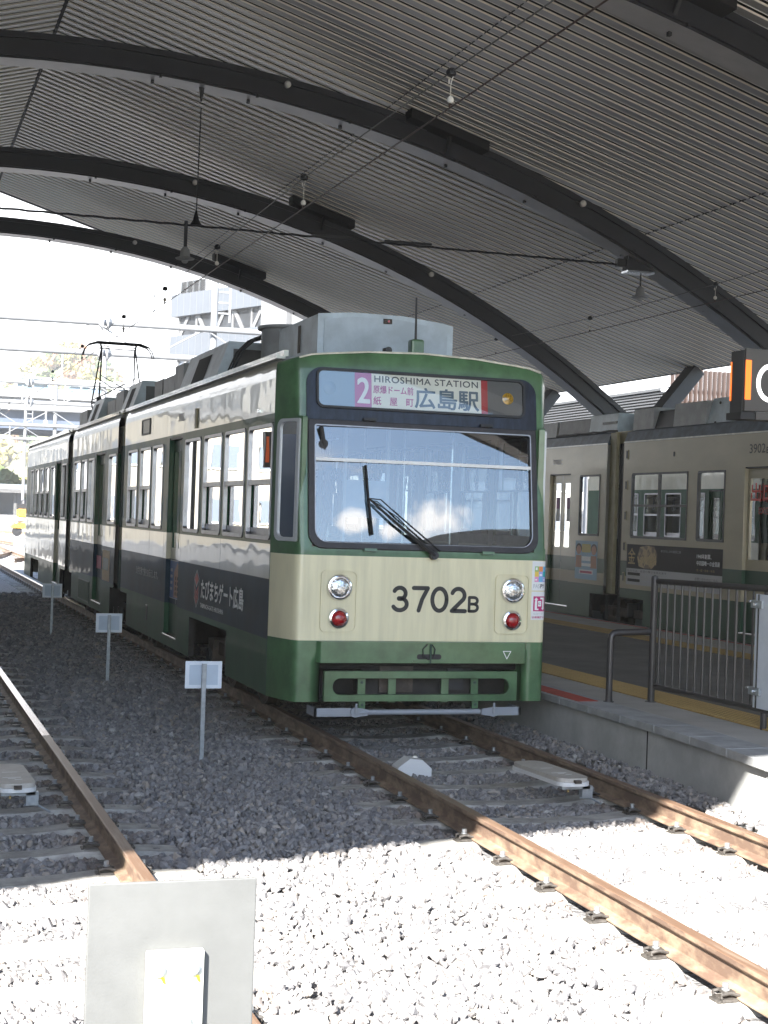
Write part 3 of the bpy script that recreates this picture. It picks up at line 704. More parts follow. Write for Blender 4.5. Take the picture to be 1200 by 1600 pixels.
def wheelset(parent, ys, xc=0.):
    for y in ys:
        for s in (-1, 1):
            b = MB(); b.lathe((xc+s*.70, y, .33), (s, 0, 0), [(.08, -.10), (.36, -.02), (.33, 0), (.33, .10), (.28, .11), (.26, .06), (.10, .06), (.09, .14), (.02, .14)], RUSTY, 28); b.build('wheel', parent, smooth=True)
    b = MB(); y0, y1 = min(ys), max(ys)
    for s in (-1, 1):
        b.box(xc+s*.90, xc+s*.98, y0-.35, y1+.35, .36, .50, RUSTY)
        for y in ys:
            b.prism([(-.10, .26), (.10, .26), (.14, .52), (-.14, .52)], (xc+s*.88, y, 0), (0, 1, 0), ZA, (s*.16, 0, 0), RUSTY)
            b.lathe((xc+s*1.04, y, .34), (s, 0, 0), [(.09, 0), (.09, .03), (.03, .035)], BLACK, 14)
        b.lathe((xc+s*.94, (y0+y1)/2, .38), ZA, [(.10, 0), (.10, .22)], BLACK, 14)
    b.box(xc-.6, xc+.6, y0-.2, y1+.2, .38, .60, DARKM)
    b.build('bogie_frame', parent, bevel=.01)
def interior(parent, y0, y1, xc=0.):
    b = MB(); b.box(xc-1.12, xc+1.12, y0, y1, .70, .76, FLOOR); b.box(xc-1.12, xc+1.12, y0, y1, 2.86, 2.9, INT)
    b.box(xc-.52, xc+.52, y0, y1, .34, .698, DARKM)
    b.build('saloon_floor', parent)
    b = MB()
    for s in (-1, 1): b.box(xc+s*1.16, xc+s*.75, y0+.3, y1-.3, .95, 1.18, SEAT); b.box(xc+s*1.17, xc+s*1.07, y0+.3, y1-.3, 1.18, 1.60, SEAT)
    b.build('seat_bench', parent, bevel=.02)
    b = MB(); y = y0+.6
    for s in (-1, 1):
        b.tube([(xc+s*.55, y0+.2, 2.55), (xc+s*.55, y1-.2, 2.55)], .016, BRIGHT, 8)
    while y < y1-.4:
        for s in (-1, 1):
            b.tube([(xc+s*.70, y, .76), (xc+s*.70, y, 2.86)], .017, BRIGHT, 8)
            for dy in (.35, .7, 1.05):
                P = [(xc+s*.55, y+dy, 2.54), (xc+s*.55, y+dy, 2.38)]; b.tube(P, .008, SEAT, 5)
                b.tube([(xc+s*.55, y+dy+.055*math.sin(t*.7854), 2.32+.055*math.cos(t*.7854)) for t in range(9)], .008, WHT, 5)
        y += 1.4
    b.build('grab_rail', parent)

# ------------------------------------------------------------ the front tram
T = root('tram', (0, 0, 0), 'cream and green articulated tram numbered 3702B with black wiper, standing at the platform', 'tram')
HW = 1.24
ZS = [.31, .79, 1.30, 1.60, 2.72, 3.02]
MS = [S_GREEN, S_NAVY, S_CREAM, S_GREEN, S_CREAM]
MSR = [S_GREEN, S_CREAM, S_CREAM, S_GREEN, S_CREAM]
W0, W1 = 1.63, 2.64
SECT = [
 (.46, 8.95, MS, [(.50, 1.42, 'sash'), (1.54, 2.43, 'sash'), (2.56, 3.45, 'sash'), (3.62, 4.50, 'split'), (5.86, 6.60, 'one'), (6.74, 7.56, 'sash'), (7.77, 8.58, 'sash')], [(4.69, 5.49)], [(2.10, 3.96), (8.35, 9.0)]),
 (9.60, 14.95, MS, [(9.68, 10.44, 'one'), (12.02, 12.72, 'one'), (12.90, 13.60, 'sash'), (13.78, 14.66, 'sash')], [(10.86, 11.86)], [(9.5, 9.95), (14.6, 15.0)]),
 (15.65, 23.60, MSR, [(15.80, 16.50, 'split'), (17.72, 18.42, 'one'), (18.78, 19.52, 'sash'), (19.82, 20.55, 'sash'), (20.85, 21.55, 'sash'), (21.95, 22.55, 'one')], [(16.70, 17.56)], [(15.6, 16.4), (20.4, 22.1)])]
for (y0, y1, ms, wins, doors, wells) in SECT:
    for sg in (-1, 1):
        x = sg*HW; b = MB()
        holes = [(a, c, W0, W1) for a, c, k in wins] + [(a, c, .44, 2.69) for a, c in doors] + [(max(a, y0-.1), min(c, y1+.1), 0., .73) for a, c in wells]
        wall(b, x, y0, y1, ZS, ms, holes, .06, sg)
        # cantrail curving up to the gutter
        cp = [(HW, 3.02), (HW-.004, 3.07), (HW-.014, 3.115), (HW-.032, 3.155), (HW-.058, 3.185)]
        vs = [(sg*p, yy, z) for yy in (y0, y1) for p, z in cp]; n = len(cp)
        b.add(vs, [(i, i+1, n+i+1, n+i) for i in range(n-1)], S_CREAM)
        o = b.build('side_panel', T, smooth=False)
        for pg in o.data.polygons: pg.use_smooth = pg.center.z > 3.02
        for a, c, k in wins: window(T, x, sg, a, c, W0, W1, k)
        for a, c in doors: door(T, x, sg, a, c, .44, 2.69, ms, [.44]+ZS[1:5]+[2.69] if False else [.44, .79, 1.30, 1.60, 2.69], 1.43)
    b = MB(); roofshape(b, HW-.05, y0+(.02 if y0 > 1 else .12), y1, 3.20, 3.30, ROOFG)
    for sg in (-1, 1):
        yg = y0 + (1.6 if sg > 0 and y0 < 1 else 0)
        b.box(sg*(HW-.075), sg*(HW+.005), yg, y1, 3.187, 3.205, GUTT); b.box(sg*(HW-.02), sg*(HW+.008), yg, y1, 3.206, 3.228, GUTT); b.box(sg*(HW-.10), sg*(HW-.06), yg, y1, 3.206, 3.262, GUTT)
    b.build('roof', T)
    interior(T, y0+.25, y1)
# joint bellows
for (y0, y1, zc) in ((8.95, 9.60, 1.28), (14.95, 15.65, .92)):
    b = MB()
    for (za, zb, m) in ((.74, zc, DKG), (zc, 1.60, OLIVE), (1.60, 2.74, DKG), (2.74, 3.02, OLIVE)):
        for sg in (-1, 1):
            b.box(sg*(HW-.05), sg*(HW-.09), y0+.002, y0+.20, za, zb, m); b.box(sg*(HW-.05), sg*(HW-.09), y1-.20, y1-.002, za, zb, m)
            for k in range(4): b.box(sg*(HW-.10-.02*(k % 2)), sg*(HW-.2), y0+.20+k*(y1-y0-.4)/4, y0+.20+(k+1)*(y1-y0-.4)/4, za, zb, BLACK if za < 2.7 else OLIVE)
    b.box(-HW+.08, HW-.08, y0, y1, 3.021, 3.20, OLIVE); b.box(-HW+.05, HW-.05, y0+.002, y1-.002, 3.201, 3.23, OLIVE); b.box(-1.1, 1.1, y0, y1, .68, .739, DARKM)
    b.build('articulation', T)
for ys in ((2.35, 3.75), (8.6, 9.8), (14.75, 15.95), (20.6, 21.9)): wheelset(T, ys)
for y in (6.2, 7.3, 13.2, 17.8, 19.0):
    b = MB(); b.box(-1.0, 1.0, y-.4, y+.4, .28, .66, DARKM); b.prism([(-.06, .30), (.06, .30), (.02, .20), (-.02, .20)], (-1.1, y, 0), YA, ZA, (.02, 0, 0), BLACK); b.build('underfloor_box', T)

# -- front mask
LEAN = .14
PX = [0, .5, .90, 1.00, 1.06, 1.085, 1.105, 1.122, 1.14, 1.18, 1.22, 1.24]; PYY = [0, 0, 0, 0, 0, .003, .012, .032, .075, .20, .35, .46]
plan = [(-x, y) for x, y in zip(PX, PYY)][::-1] + list(zip(PX, PYY))[1:]
ztop = lambda x: 3.265 - .085*(abs(x)/1.1)**2 - (.035*max(0, (abs(x)-1.0)/.24)**1.0)
fy = lambda y, z: y + (LEAN*(z-1.55) if z > 1.55 and True else 0)*max(0., 1-y/.46)
rows = [.31, .64, .82, 1.53, 1.60, 1.63, 2.66, 2.70]
b = MB()
def fm_(z): return GREEN if z < .82 or z > 1.53 else CREAM
nR = 5
for (xa, ya), (xb, yb) in zip(plan[:-1], plan[1:]):
    xm = abs(xa+xb)/2
    for za, zb in zip(rows[:-1], rows[1:]):
        zm = (za+zb)/2
        if xm < .90 and zm < .64: continue
        if xm < 1.0 and 1.60 < zm < 2.66: continue
        if 1.10 < xm < 1.22 and 1.63 < zm < 2.66: continue
        b.add([(xa, fy(ya, za), za), (xb, fy(yb, za), za), (xb, fy(yb, zb), zb), (xa, fy(ya, zb), zb)], [(0, 1, 2, 3)], fm_(zm))
    pa = []; pb = []
    for k in range(nR+1):
        t = k/nR
        za = 2.70+(ztop(xa)-2.70)*t; zb = 2.70+(ztop(xb)-2.70)*t
        pa.append((xa, fy(ya, za), za)); pb.append((xb, fy(yb, zb), zb))
    for (sc1, dy, dz) in ((.995, .02, .02), (.985, .06, .034), (.96, .14, .042)):
        pa.append((xa*sc1, fy(ya, ztop(xa))+dy*(1 if abs(xa) < 1.1 else .4), ztop(xa)+dz)); pb.append((xb*sc1, fy(yb, ztop(xb))+dy*(1 if abs(xb) < 1.1 else .4), ztop(xb)+dz))
    for i in range(len(pa)-1): b.add([pa[i], pb[i], pb[i+1], pa[i+1]], [(0, 1, 2, 3)], GREEN)
# reveals of the openings
for s in (-1, 1):
    for z0, z1 in ((.31, .64),): b.box(s*.90, s*.91, .0, .35, z0, z1, GREEN)
    b.box(s*1.0, s*1.012, fy(0, 2.1)-.01, fy(0, 2.1)+.02, 1.6, 2.66, RUB) if False else None
import bmesh
me_o = b.build('front_mask', T)
bm = bmesh.new(); bm.from_mesh(me_o.data); bmesh.ops.remove_doubles(bm, verts=bm.verts, dist=.0008); bmesh.ops.recalc_face_normals(bm, faces=bm.faces); bm.to_mesh(me_o.data); bm.free()
me_o.data.polygons.foreach_set('use_smooth', [True]*len(me_o.data.polygons)); me_o.data.set_sharp_from_angle(angle=R(42))
b = MB(); b.tube([(x*.998, fy(y, ztop(x))+.004, ztop(x)+.020) for x, y in plan if abs(x) < 1.12], .009, GUTT, 6); b.build('roof_lip', T, smooth=True)
b = MB(); b.box(-.9, .9, .34, .36, .30, .70, DARKM); b.box(-.93, .93, .02, .3, .66, .70, DARKM); b.box(-.5, .5, .1, .34, .36, .6, DARKM)
b.tube([(-.9, .12, .60), (.9, .12, .60)], .03, DARKM, 8); b.box(.25, .40, .05, .3, .40, .58, BLACK); b.box(-.35, -.05, .08, .3, .38, .60, RUSTY); b.build('underframe', T)
# seams beside the mask
b = MB()
for s in (-1, 1):
    b.box(s*1.2385, s*1.2425, .462, .468, .31, 3.1, DKG)
b.build('panel_seam', T)
# bumper beam, gate, tow bar
b = MB(); b.prism([(-.94, 0), (-.91, -.055), (.92, -.055), (.95, 0)], (0, -.003, .640), XA, YA, (0, 0, .178), GREEN)
bb = b.build('bumper_beam', T, bevel=.01)
b = MB(); flat(b, rrect(-.10, .12, -.022, .022, .02), (.03, -.060, .695), XA, ZA, BLACK); b.box(-.11, .19, -.075, -.058, .655, .662, GREEN)
b.tube([(.05, -.07, .64), (.05, -.07, .80)], .008, DKG, 6)
b.tube([(.02, -.065, .80), (-.02, -.068, .76), (-.015, -.07, .70), (.03, -.07, .672), (.08, -.07, .70), (.09, -.068, .76), (.06, -.065, .80)], .005, BLACK, 6)
b.build('coupling_slot', bb)
b = MB()
tri = [(-.035, .03), (.035, .03), (0, -.035)]
for p, q in zip(tri, tri[1:]+tri[:1]): stroke(b, [p, q], .007, (.75, -.060, .715), XA, ZA, TXTW, .001)
b.build('triangle_mark', bb)
b = MB()
b.ring(rrect(-.865, .865, .315, .570, .01), rrect(-.79, .79, .372, .508, .066), (0, -.030, 0), XA, ZA, (0, .045, 0), GREEN)
gt = b.build('lifeguard_gate', T, bevel=.003, seg=1)
for xx in (-.525, -.255, .22, .49):
    b = MB(); b.box(xx-.033, xx+.033, .017, .035, .30, .54, GREEN); b.build('gate_bar', gt)
for xx in (-.525, .49):
    b = MB(); b.box(xx-.028, xx+.028, -.012, .016, .25, .32, GREEN); b.lathe((xx, .017, .47), (0, -1, 0), [(.012, 0), (.012, .008)], DKG, 8); b.lathe((xx, -.013, .285), (0, -1, 0), [(.012, 0), (.012, .008)], DKG, 8); b.build('gate_bracket', gt)
b = MB(); b.tube([(-.58, -.10, .235), (.50, -.10, .235)], .024, PIPE, 14)
for s, x0, x1 in ((-1, -.96, -.60), (1, .60, .88)): b.box(x0, x1, -.095, -.075, .200, .270, PIPE)
b.box(-.96, -.94, -.095, .15, .200, .270, PIPE); b.box(.86, .88, -.095, .15, .200, .270, PIPE)
for xx in (-.61, .62):
    b.lathe((xx, -.12, .235), (0, 1, 0), [(.042, 0), (.042, .022)], PIPE, 18); b.tube([(xx, -.125, .22), (xx, -.125, .31)], .011, PIPE, 8)
    sg = 1 if xx < 0 else -1; b.prism([(0, -.04), (0, .04), (sg*.11, .024), (sg*.11, -.024)], (xx, -.118, .235), XA, ZA, (0, .02, 0), PIPE)
b.build('tow_bar', T, smooth=True)
# lamp panels
for s in (-1, 1):
    xc_ = -.755 if s < 0 else .805
    b = MB(); b.ring(rrect(-.16, .16, -.26, .26, .05), rrect(-.145, .145, -.245, .245, .04), (xc_, -.001, 1.15), XA, ZA, (0, -.014, 0), CREAM)
    flat(b, rrect(-.145, .145, -.245, .245, .04), (xc_, -.0005, 1.15), XA, ZA, CREAM, .0015)
    lp = b.build('lamp_panel', T)
    b = MB(); b.lathe((xc_, -.002, 1.265), (0, -1, 0), [(.112, 0), (.112, .012), (.102, .030), (.090, .034), (.086, .022)], CHROME, 32); hl = b.build('headlight', T, smooth=True)
    b = MB(); b.lathe((xc_, -.010, 1.265), (0, -1, 0), [(.088, 0), (.086, .012), (.070, .024), (.040, .032), (.004, .035)], LENSW, 32); b.build('lens', hl, smooth=True)
    b = MB(); b.lathe((xc_, -.002, 1.008), (0, -1, 0), [(.090, 0), (.090, .010), (.082, .026), (.066, .032), (.062, .022)], CHROME, 32); tl = b.build('tail_light', T, smooth=True)
    b = MB(); b.lathe((xc_, -.008, 1.008), (0, -1, 0), [(.064, 0), (.062, .020), (.048, .040), (.024, .050), (.003, .052)], LENSR, 28); b.build('lens', tl, smooth=True)
# fleet number
def digits(parent):
    b = MB(); w = .036
    def S(pts, x0, h, ww): stroke(b, [(x0+p[0]*ww, p[1]*h) for p in pts], w*(h/.19)**.7, (0, -.0005, 1.082), XA, ZA, TXTB, .002)
    arc = lambda cx, cy, rx, ry, a0, a1, n=12: [(cx+rx*math.cos(R(a0+(a1-a0)*i/n)), cy+ry*math.sin(R(a0+(a1-a0)*i/n))) for i in range(n+1)]
    S(arc(.42, .745, .40, .255, 155, -75, 14)+[(.36, .51)], -.275, .19, .13); S([(.36, .53)]+arc(.44, .27, .48, .27, 75, -155, 14), -.275, .19, .13)
    S([(.02, 1), (1, 1), (.62, .5), (.40, .0)], -.10, .19, .13)
    S(arc(.5, .5, .52, .50, 0, 360, 24), .075, .19, .125)
    S(arc(.48, .70, .44, .30, 160, -35, 12)+[(.05, .0)], .245, .19, .13); S([(.05, 0), (.98, 0)], .245, .19, .13)
    S([(.05, 0), (.05, 1), (.55, 1)]+arc(.55, .76, .38, .24, 90, -90, 8)+[(.05, .52)], .405, .118, .085); S([(.55, .52)]+arc(.55, .26, .42, .26, 90, -90, 8)+[(.05, 0)], .405, .118, .085)
    b.build('fleet_number', parent, recalc=False)
digits(T)
# windshield
LA = math.atan(LEAN); VL = (0, math.sin(LA), math.cos(LA)); NL = Vector((0, -math.cos(LA), math.sin(LA)))
ORG = Vector((0, 0, 1.55))
ws = MB(); ws.ring(rrect(-1.035, 1.035, .035, 1.125, .13, corners=(1, 1, .1, .1)), rrect(-.975, .975, .095, 1.075, .10, corners=(1, 1, .2, .2)), ORG + NL*-.03, XA, VL, NL*.055, RUB)
wo = ws.build('windshield', T, bevel=.006)
b = MB(); b.ring(rrect(-.982, .982, .086, 1.082, .11, corners=(1, 1, .2, .2)), rrect(-.973, .973, .089, 1.071, .107, corners=(1, 1, .2, .2)), ORG + NL*.026, XA, VL, NL*.003, ALU)
for s in (-1, 1): b.box(s*1.026, s*1.040, -.01+.09, .0+.09+.02, 1.72, 2.60, BRIGHT) if False else None
b.build('trim', wo)
g = MB(); NX, NZ = 24, 12; vs = []
for j in range(NZ+1):
    for i in range(NX+1):
        u = -.978+1.956*i/NX; v = .088+.99*j/NZ; bul = .020*(1-(u/.98)**2) + .004*(1-((v-.58)/.5)**2)
        vs.append(ORG + Vector(XA)*u + Vector(VL)*v + NL*(.0+bul))
g.add(vs, [(j*(NX+1)+i, j*(NX+1)+i+1, (j+1)*(NX+1)+i+1, (j+1)*(NX+1)+i) for j in range(NZ) for i in range(NX)], GLWS)
g.build('pane', wo, smooth=True, recalc=False)
b = MB(); q = lambda u, v, d=0: ORG + Vector(XA)*u + Vector(VL)*v + NL*d
b.beam(q(-.972, .785, .030), q(.972, .785, .030), .010, .028, WHT); b.build('sun_blind_rail', wo)
b = MB()
for xx in (-.50, .56):
    b.obox(q(xx, 1.14, .035), (.055, 0, 0), Vector(VL)*.012, NL*.02, BLACK); b.obox(q(xx, .030, .02), (.055, 0, 0), Vector(VL)*.012, NL*.022, GREEN)
b.build('window_lug', T)
# mirrors, post and driver's desk behind the glass
b = MB(); b.tube([(-.93, .10, 2.60), (-.86, .16, 2.3), (-.80, .22, 1.9), (-.88, .2, 1.66)], [.02, .028, .03, .035], BLACK, 8); b.lathe((-.86, .14, 2.28), (0, -1, 0), [(.05, 0), (.05, .03)], BLACK, 12); b.lathe((-.90, .14, 2.46), (0, -1, 0), [(.04, 0), (.04, .03)], BLACK, 12)
b.box(.47, .53, .62, .68, .76, 2.3, BOXD); b.box(-.95, -.1, .30, .62, 1.30, 1.55, BOXD); b.box(.1, .95, .30, .5, 1.2, 1.50, BOXD)
b.box(-1.05, 1.05, 1.45, 1.47, .76, 1.55, INT); b.box(.10, .13, 1.45, 1.5, 1.5, 2.86, WHT); b.box(-.32, -.29, 1.45, 1.5, 1.5, 2.86, WHT)
b.box(-.30, .10, 1.452, 1.456, 1.85, 2.2, PLATE)
b.build('driving_cab', T)
# wiper
b = MB(); A0 = q(.06, -.005, .06); JJ = q(-.525, .46, .07)
b.tube([A0, q(-.30, .265, .085), JJ], [.020, .013, .009], BLACK, 8); b.tube([q(.11, .03, .06), q(-.24, .30, .085), q(-.42, .452, .075), JJ], [.008, .007, .006, .006], BLACK, 6); b.tube([q(.02, .04, .058), q(-.28, .31, .08), JJ], .005, BLACK, 6)
b.lathe(A0, NL*-1, [(.035, -.01), (.035, .05)], BLACK, 14)
wp = b.build('wiper', T, smooth=True)
b = MB(); b.beam(q(-.545, .745, .05), q(-.525, .46, .055), .014, .02, BLACK); b.beam(q(-.525, .46, .055), q(-.49, .155, .05), .014, .02, BLACK); b.build('blade', wp)
# corner windows
CWF = M('corner_frame_grey', (.50, .51, .52), .45, .2)
for s in (-1, 1):
    z0, z1 = 1.635, 2.665
    pa = Vector((s*1.108, fy(.020, 2.15), 0)); pb = Vector((s*1.222, fy(.36, 2.15), 0)); U = (pb-pa); Ln = U.length; U.normalize(); N = U.cross(Vector(ZA)); N = -N if N.y > 0 else N
    rr = rrect(-.005, Ln+.005, z0, z1, .07, corners=(.2, 1, 1, .2)); ri_ = rrect(.034, Ln-.034, z0+.034, z1-.028, .055, corners=(.2, 1, 1, .2))
    b = MB(); b.ring(rr, ri_, pa - N*.03, U, ZA, N*.045, CWF); b.ring(rrect(-.03, Ln+.03, z0-.02, z1+.02, .08, corners=(.2, 1, 1, .2)), rr, pa - N*.05, U, ZA, N*.048, GREEN)
    cw = b.build('corner_window', T)
    g = MB(); g.add([pa+U*p[0]+Vector(ZA)*p[1] for p in ri_], [tuple(range(len(ri_)))], GLASS); g.build('pane', cw, recalc=False)
# destination sign
SB = M('sign_film_white', (.82, .80, .70), .5); SP = M('sign_film_magenta', (.52, .16, .36), .5); SBL = M('sign_film_blue', (.30, .42, .56), .5); SR = M('sign_film_red', (.42, .03, .03), .5); SK = M('sign_film_grey', (.12, .11, .10), .4)
SUR = rrect(-1.045, 1.045, 1.125, 1.60, .13, n=6, corners=(.1, .1, 1, 1))
def arch(P, amt=.03): return [(u, v - (amt*(u/1.0)**2 if v > 1.3 else 0)) for u, v in P]
b = MB(); b.prism(arch(SUR), ORG + NL*-.002, XA, VL, NL*.016, NAVYF)
ds = b.build('destination_sign', T, bevel=.006)
b = MB(); DI = rrect(-.945, .915, 1.245, 1.545, .05); DO = rrect(-.965, .935, 1.225, 1.565, .065)
b.ring(DO, DI, ORG + NL*.0145, XA, VL, NL*.022, BLACK); b.build('gasket', ds)
b = MB(); O2 = ORG + NL*.0155
for (a, c, m) in ((-.944, -.625, SBL), (-.625, -.475, SP), (-.475, .525, SB), (.525, .585, SR), (.585, .914, SK)): flat(b, [(a, 1.246), (c, 1.246), (c, 1.544), (a, 1.544)], O2, XA, VL, m)
b.build('sign_film', ds, recalc=False)
text('lettering', '2', ORG+NL*.018+Vector(XA)*-.60+Vector(VL)*1.285, XA, VL, .105, .215, TXTW, ds, bold=.005)
TG = M('sign_text_grey', (.07, .075, .075), .5); TP = M('sign_text_magenta', (.45, .07, .22), .5); TB = M('sign_text_slate', (.10, .15, .20), .5)
text('lettering', 'HIROSHIMA STATION', ORG+NL*.018+Vector(XA)*-.450+Vector(VL)*1.472, XA, VL, .945, .055, TG, ds, spacing=1.1, bold=.0012)
text('lettering', '原爆ドーム前', ORG+NL*.018+Vector(XA)*-.46+Vector(VL)*1.375, XA, VL, .36, .068, TP, ds, bold=.0012)
text('lettering', '紙　屋　町', ORG+NL*.018+Vector(XA)*-.46+Vector(VL)*1.275, XA, VL, .36, .072, TP, ds, bold=.0012)
text('lettering', '広島駅', ORG+NL*.018+Vector(XA)*-.085+Vector(VL)*1.268, XA, VL, .585, .175, TB, ds, bold=.0042)
b = MB(); b.lathe(q(-.845, 1.40, .018), NL, [(.055, 0), (.055, .004), (.03, .012), (.004, .015)], SBL, 24); b.build('lamp', ds, smooth=True)
b = MB(); b.lathe(q(.775, 1.395, .018), NL, [(.052, 0), (.052, .004), (.03, .014), (.004, .017)], LENSA, 24); b.build('lamp', ds, smooth=True)
g = MB(); g.add([ORG+Vector(XA)*p[0]+Vector(VL)*p[1]+NL*.034 for p in DI], [tuple(range(len(DI)))], glass('sign_glass', (.95, .97, .97), 1.6)); g.build('pane', ds, recalc=False)
# stickers at the right edge of the mask
def sticker(x0, z0, w, h, painter, name):
    b = MB(); flat(b, [(0, 0), (w, 0), (w, h), (0, h)], (x0, -.0005, z0), XA, ZA, WHT, .0012); painter(b, (x0, -.0005, z0)); return b
C_ = lambda n, c: M('sticker_'+n, c, .5)
k1, k2, k3, k4, k5, k6, k7, k8 = [C_(n, c) for n, c in (('green', (.30, .48, .16)), ('orange', (.75, .28, .10)), ('sky', (.16, .42, .68)), ('yellow', (.78, .55, .10)), ('lilac', (.36, .36, .68)), ('teal', (.03, .38, .42)), ('pink', (.72, .30, .52)), ('magenta', (.50, .02, .16)))]
def p1(b, o):
    g_ = [[k7, k3, k5], [k4, k5, k6], [k1, k2, k3]]
    for j in range(3):
        for i in range(3): flat(b, [(.025+i*.038, .075+j*.045), (.063+i*.038, .075+j*.045), (.063+i*.038, .12+j*.045), (.025+i*.038, .12+j*.045)], o, XA, ZA, g_[j][i], .0018)
    for (u, v, w, h) in ((.032, .178, .018, .024), (.070, .130, .026, .012), (.030, .088, .018, .012), (.108, .088, .02, .01)): flat(b, rrect(u, u+w, v, v+h, .003), o, XA, ZA, TXTW, .0024)
def p2(b, o):
    flat(b, [(.02, .075), (.135, .075), (.135, .205), (.02, .205)], o, XA, ZA, k8, .0018)
    flat(b, [(.034, .085), (.070, .085), (.070, .098), (.056, .098), (.056, .175), (.066, .175), (.047, .195), (.028, .175), (.038, .175), (.034, .15)], o, XA, ZA, TXTW, .0024)
    flat(b, [(.085, .195), (.122, .195), (.122, .105), (.130, .105), (.113, .085), (.096, .105), (.106, .105), (.106, .180), (.085, .180)], o, XA, ZA, TXTW, .0024)
    flat(b, rrect(.064, .095, .118, .165, .004), o, XA, ZA, TXTW, .003)
sa = sticker(.985, 1.27, .155, .255, p1, 'sticker'); 
for p in range(len(sa.v)):      # follow the rounded corner of the mask
    pass
def bend(o):
    bm = bmesh.new(); bm.from_mesh(o.data)
    for xc_ in (1.06, 1.085, 1.105, 1.122, 1.14): bmesh.ops.bisect_plane(bm, geom=bm.verts[:]+bm.edges[:]+bm.faces[:], plane_co=(xc_, 0, 0), plane_no=(1, 0, 0))
    for v in bm.verts: v.co.y += float(np.interp(abs(v.co.x), PX, PYY)); v.co.x += (v.co.x > 1.1)*.001
    bm.to_mesh(o.data); bm.free()
so1 = sa.build('sticker', T, recalc=False); bend(so1)
sb = sticker(.985, 1.015, .150, .245, p2, 'sticker'); so2 = sb.build('sticker', T, recalc=False); bend(so2)
def btext(body, x0, z0, w, h, mat, parent, off=0):
    o = text('lettering', body, (x0, -.0035, z0), XA, ZA, w, h, mat, parent, off=off)
    for v in o.data.vertices: v.co.y += float(np.interp(abs(v.co.x), PX, PYY))
btext('PAS', 1.0, 1.290, .060, .036, TXTG, so1); btext('PY', 1.065, 1.290, .042, .036, TXTB, so1, .02)
btext('IC', 1.052, 1.145, .022, .022, TXTB, so2); btext('ICカード', 1.01, 1.060, .09, .018, TXTG, so2); btext('全扉乗降可', .992, 1.028, .125, .020, k8, so2, .01)
b = MB(); b.box(1.243, 1.262, .50, .58, 1.56, 2.62, OLIVE); b.build('door_trim', T, bevel=.004)
# advert on the side
XS = -HW-.001; US, VSD = (0, -1, 0), ZA
def sidetext(body, y0, z0, w, h, mat, off=0, x=XS, parent=T, spacing=1.): return text('lettering', body, (x, y0, z0), US, VSD, w, h, mat, parent, bold=off, depth=.002, spacing=spacing)
sidetext('たびまちゲート広島', 3.36, .965, 1.95, .20, TXTW, .0055)
sidetext('TABIMACHI-GATE HIROSHIMA', 3.38, .872, 1.12, .045, TXTW, .001)
sidetext('公共交通で旅をお伝えします。', 7.62, 1.03, 1.65, .10, TXTG, .001)
b = MB(); LR = M('logo_red', (.42, .045, .05), .5)
O = (XS, 3.60, 1.05); flat(b, [(0, .20), (-.13, .11), (-.13, -.10), (0, -.20), (.13, -.10), (.13, .11)][::-1], O, US, VSD, TXTG, .0015)
flat(b, [(0, .185), (-.118, .105), (-.118, -.095), (0, -.185), (.118, -.095), (.118, .105)][::-1], O, US, VSD, S_NAVY, .002)
flat(b, [(0, .17), (-.10, .10), (0, .03), (.10, .10)][::-1], O, US, VSD, LR, .003); flat(b, [(0, .03), (-.10, .10), (-.10, .085), (0, .012), (.10, .085), (.10, .10)][::-1], O, US, VSD, TXTG, .0035)
for k in range(3):
    z_ = -.02-.05*k; flat(b, [(-.10, z_+.06), (0, z_-.01), (.10, z_+.06), (.10, z_+.025), (0, z_-.045), (-.10, z_+.025)], O, US, VSD, LR, .003)
b.build('logo', T, recalc=False)
# posters on the door and further back
def poster(y0, z0, w, h, fn, x=XS, parent=T, border=None):
    b = MB(); o = (x, y0, z0)
    if border: flat(b, [(-.008, -.008), (w+.008, -.008), (w+.008, h+.008), (-.008, h+.008)], o, US, VSD, border, .0012)
    fn(b, o, w, h); b.build('poster', parent, recalc=False)
PB = M('poster_blue', (.04, .10, .28), .5); PO = M('poster_terracotta', (.34, .15, .09), .6, col2=(.42, .24, .15), vs=30); PG_ = M('poster_sand', (.48, .33, .16), .6, col2=(.56, .42, .24), vs=20); PP = M('poster_pink', (.52, .12, .20), .6)
def pd(b, o, w, h):
    flat(b, [(0, 0), (w, 0), (w, h), (0, h)], o, US, VSD, PB, .002)
    flat(b, [(w*.34, .01), (w*.97, .01), (w*.97, h*.62), (w*.66, h*.92), (w*.60, h*.98), (w*.54, h*.9), (w*.34, h*.7)], o, US, VSD, PO, .003)
    for i in range(3):
        for j in range(4): flat(b, rrect(w*(.46+.16*i), w*(.53+.16*i), h*(.08+.14*j), h*(.17+.14*j), .004), o, US, VSD, DARKM, .004)
    for j in range(4): flat(b, [(w*.06, h*(.2+.17*j)), (w*.22, h*(.2+.17*j)), (w*.22, h*(.28+.17*j)), (w*.06, h*(.28+.17*j))], o, US, VSD, TXTG, .004)
poster(5.44, .86, .74, .42, pd, x=-HW+.050, border=TXTG)
def pm(b, o, w, h):
    flat(b, [(0, 0), (w, 0), (w, h), (0, h)], o, US, VSD, PG_, .002); flat(b, [(w*.1, h*.35), (w*.85, h*.35), (w*.85, h*.75), (w*.1, h*.75)], o, US, VSD, M('poster_slate', (.09, .12, .12), .5), .003)
poster(10.78, .80, .75, .44, pm); poster(11.8, .93, .5, .2, lambda b, o, w, h: flat(b, [(0, 0), (w, 0), (w, h), (0, h)], o, US, VSD, PP, .002), x=-HW+.050)
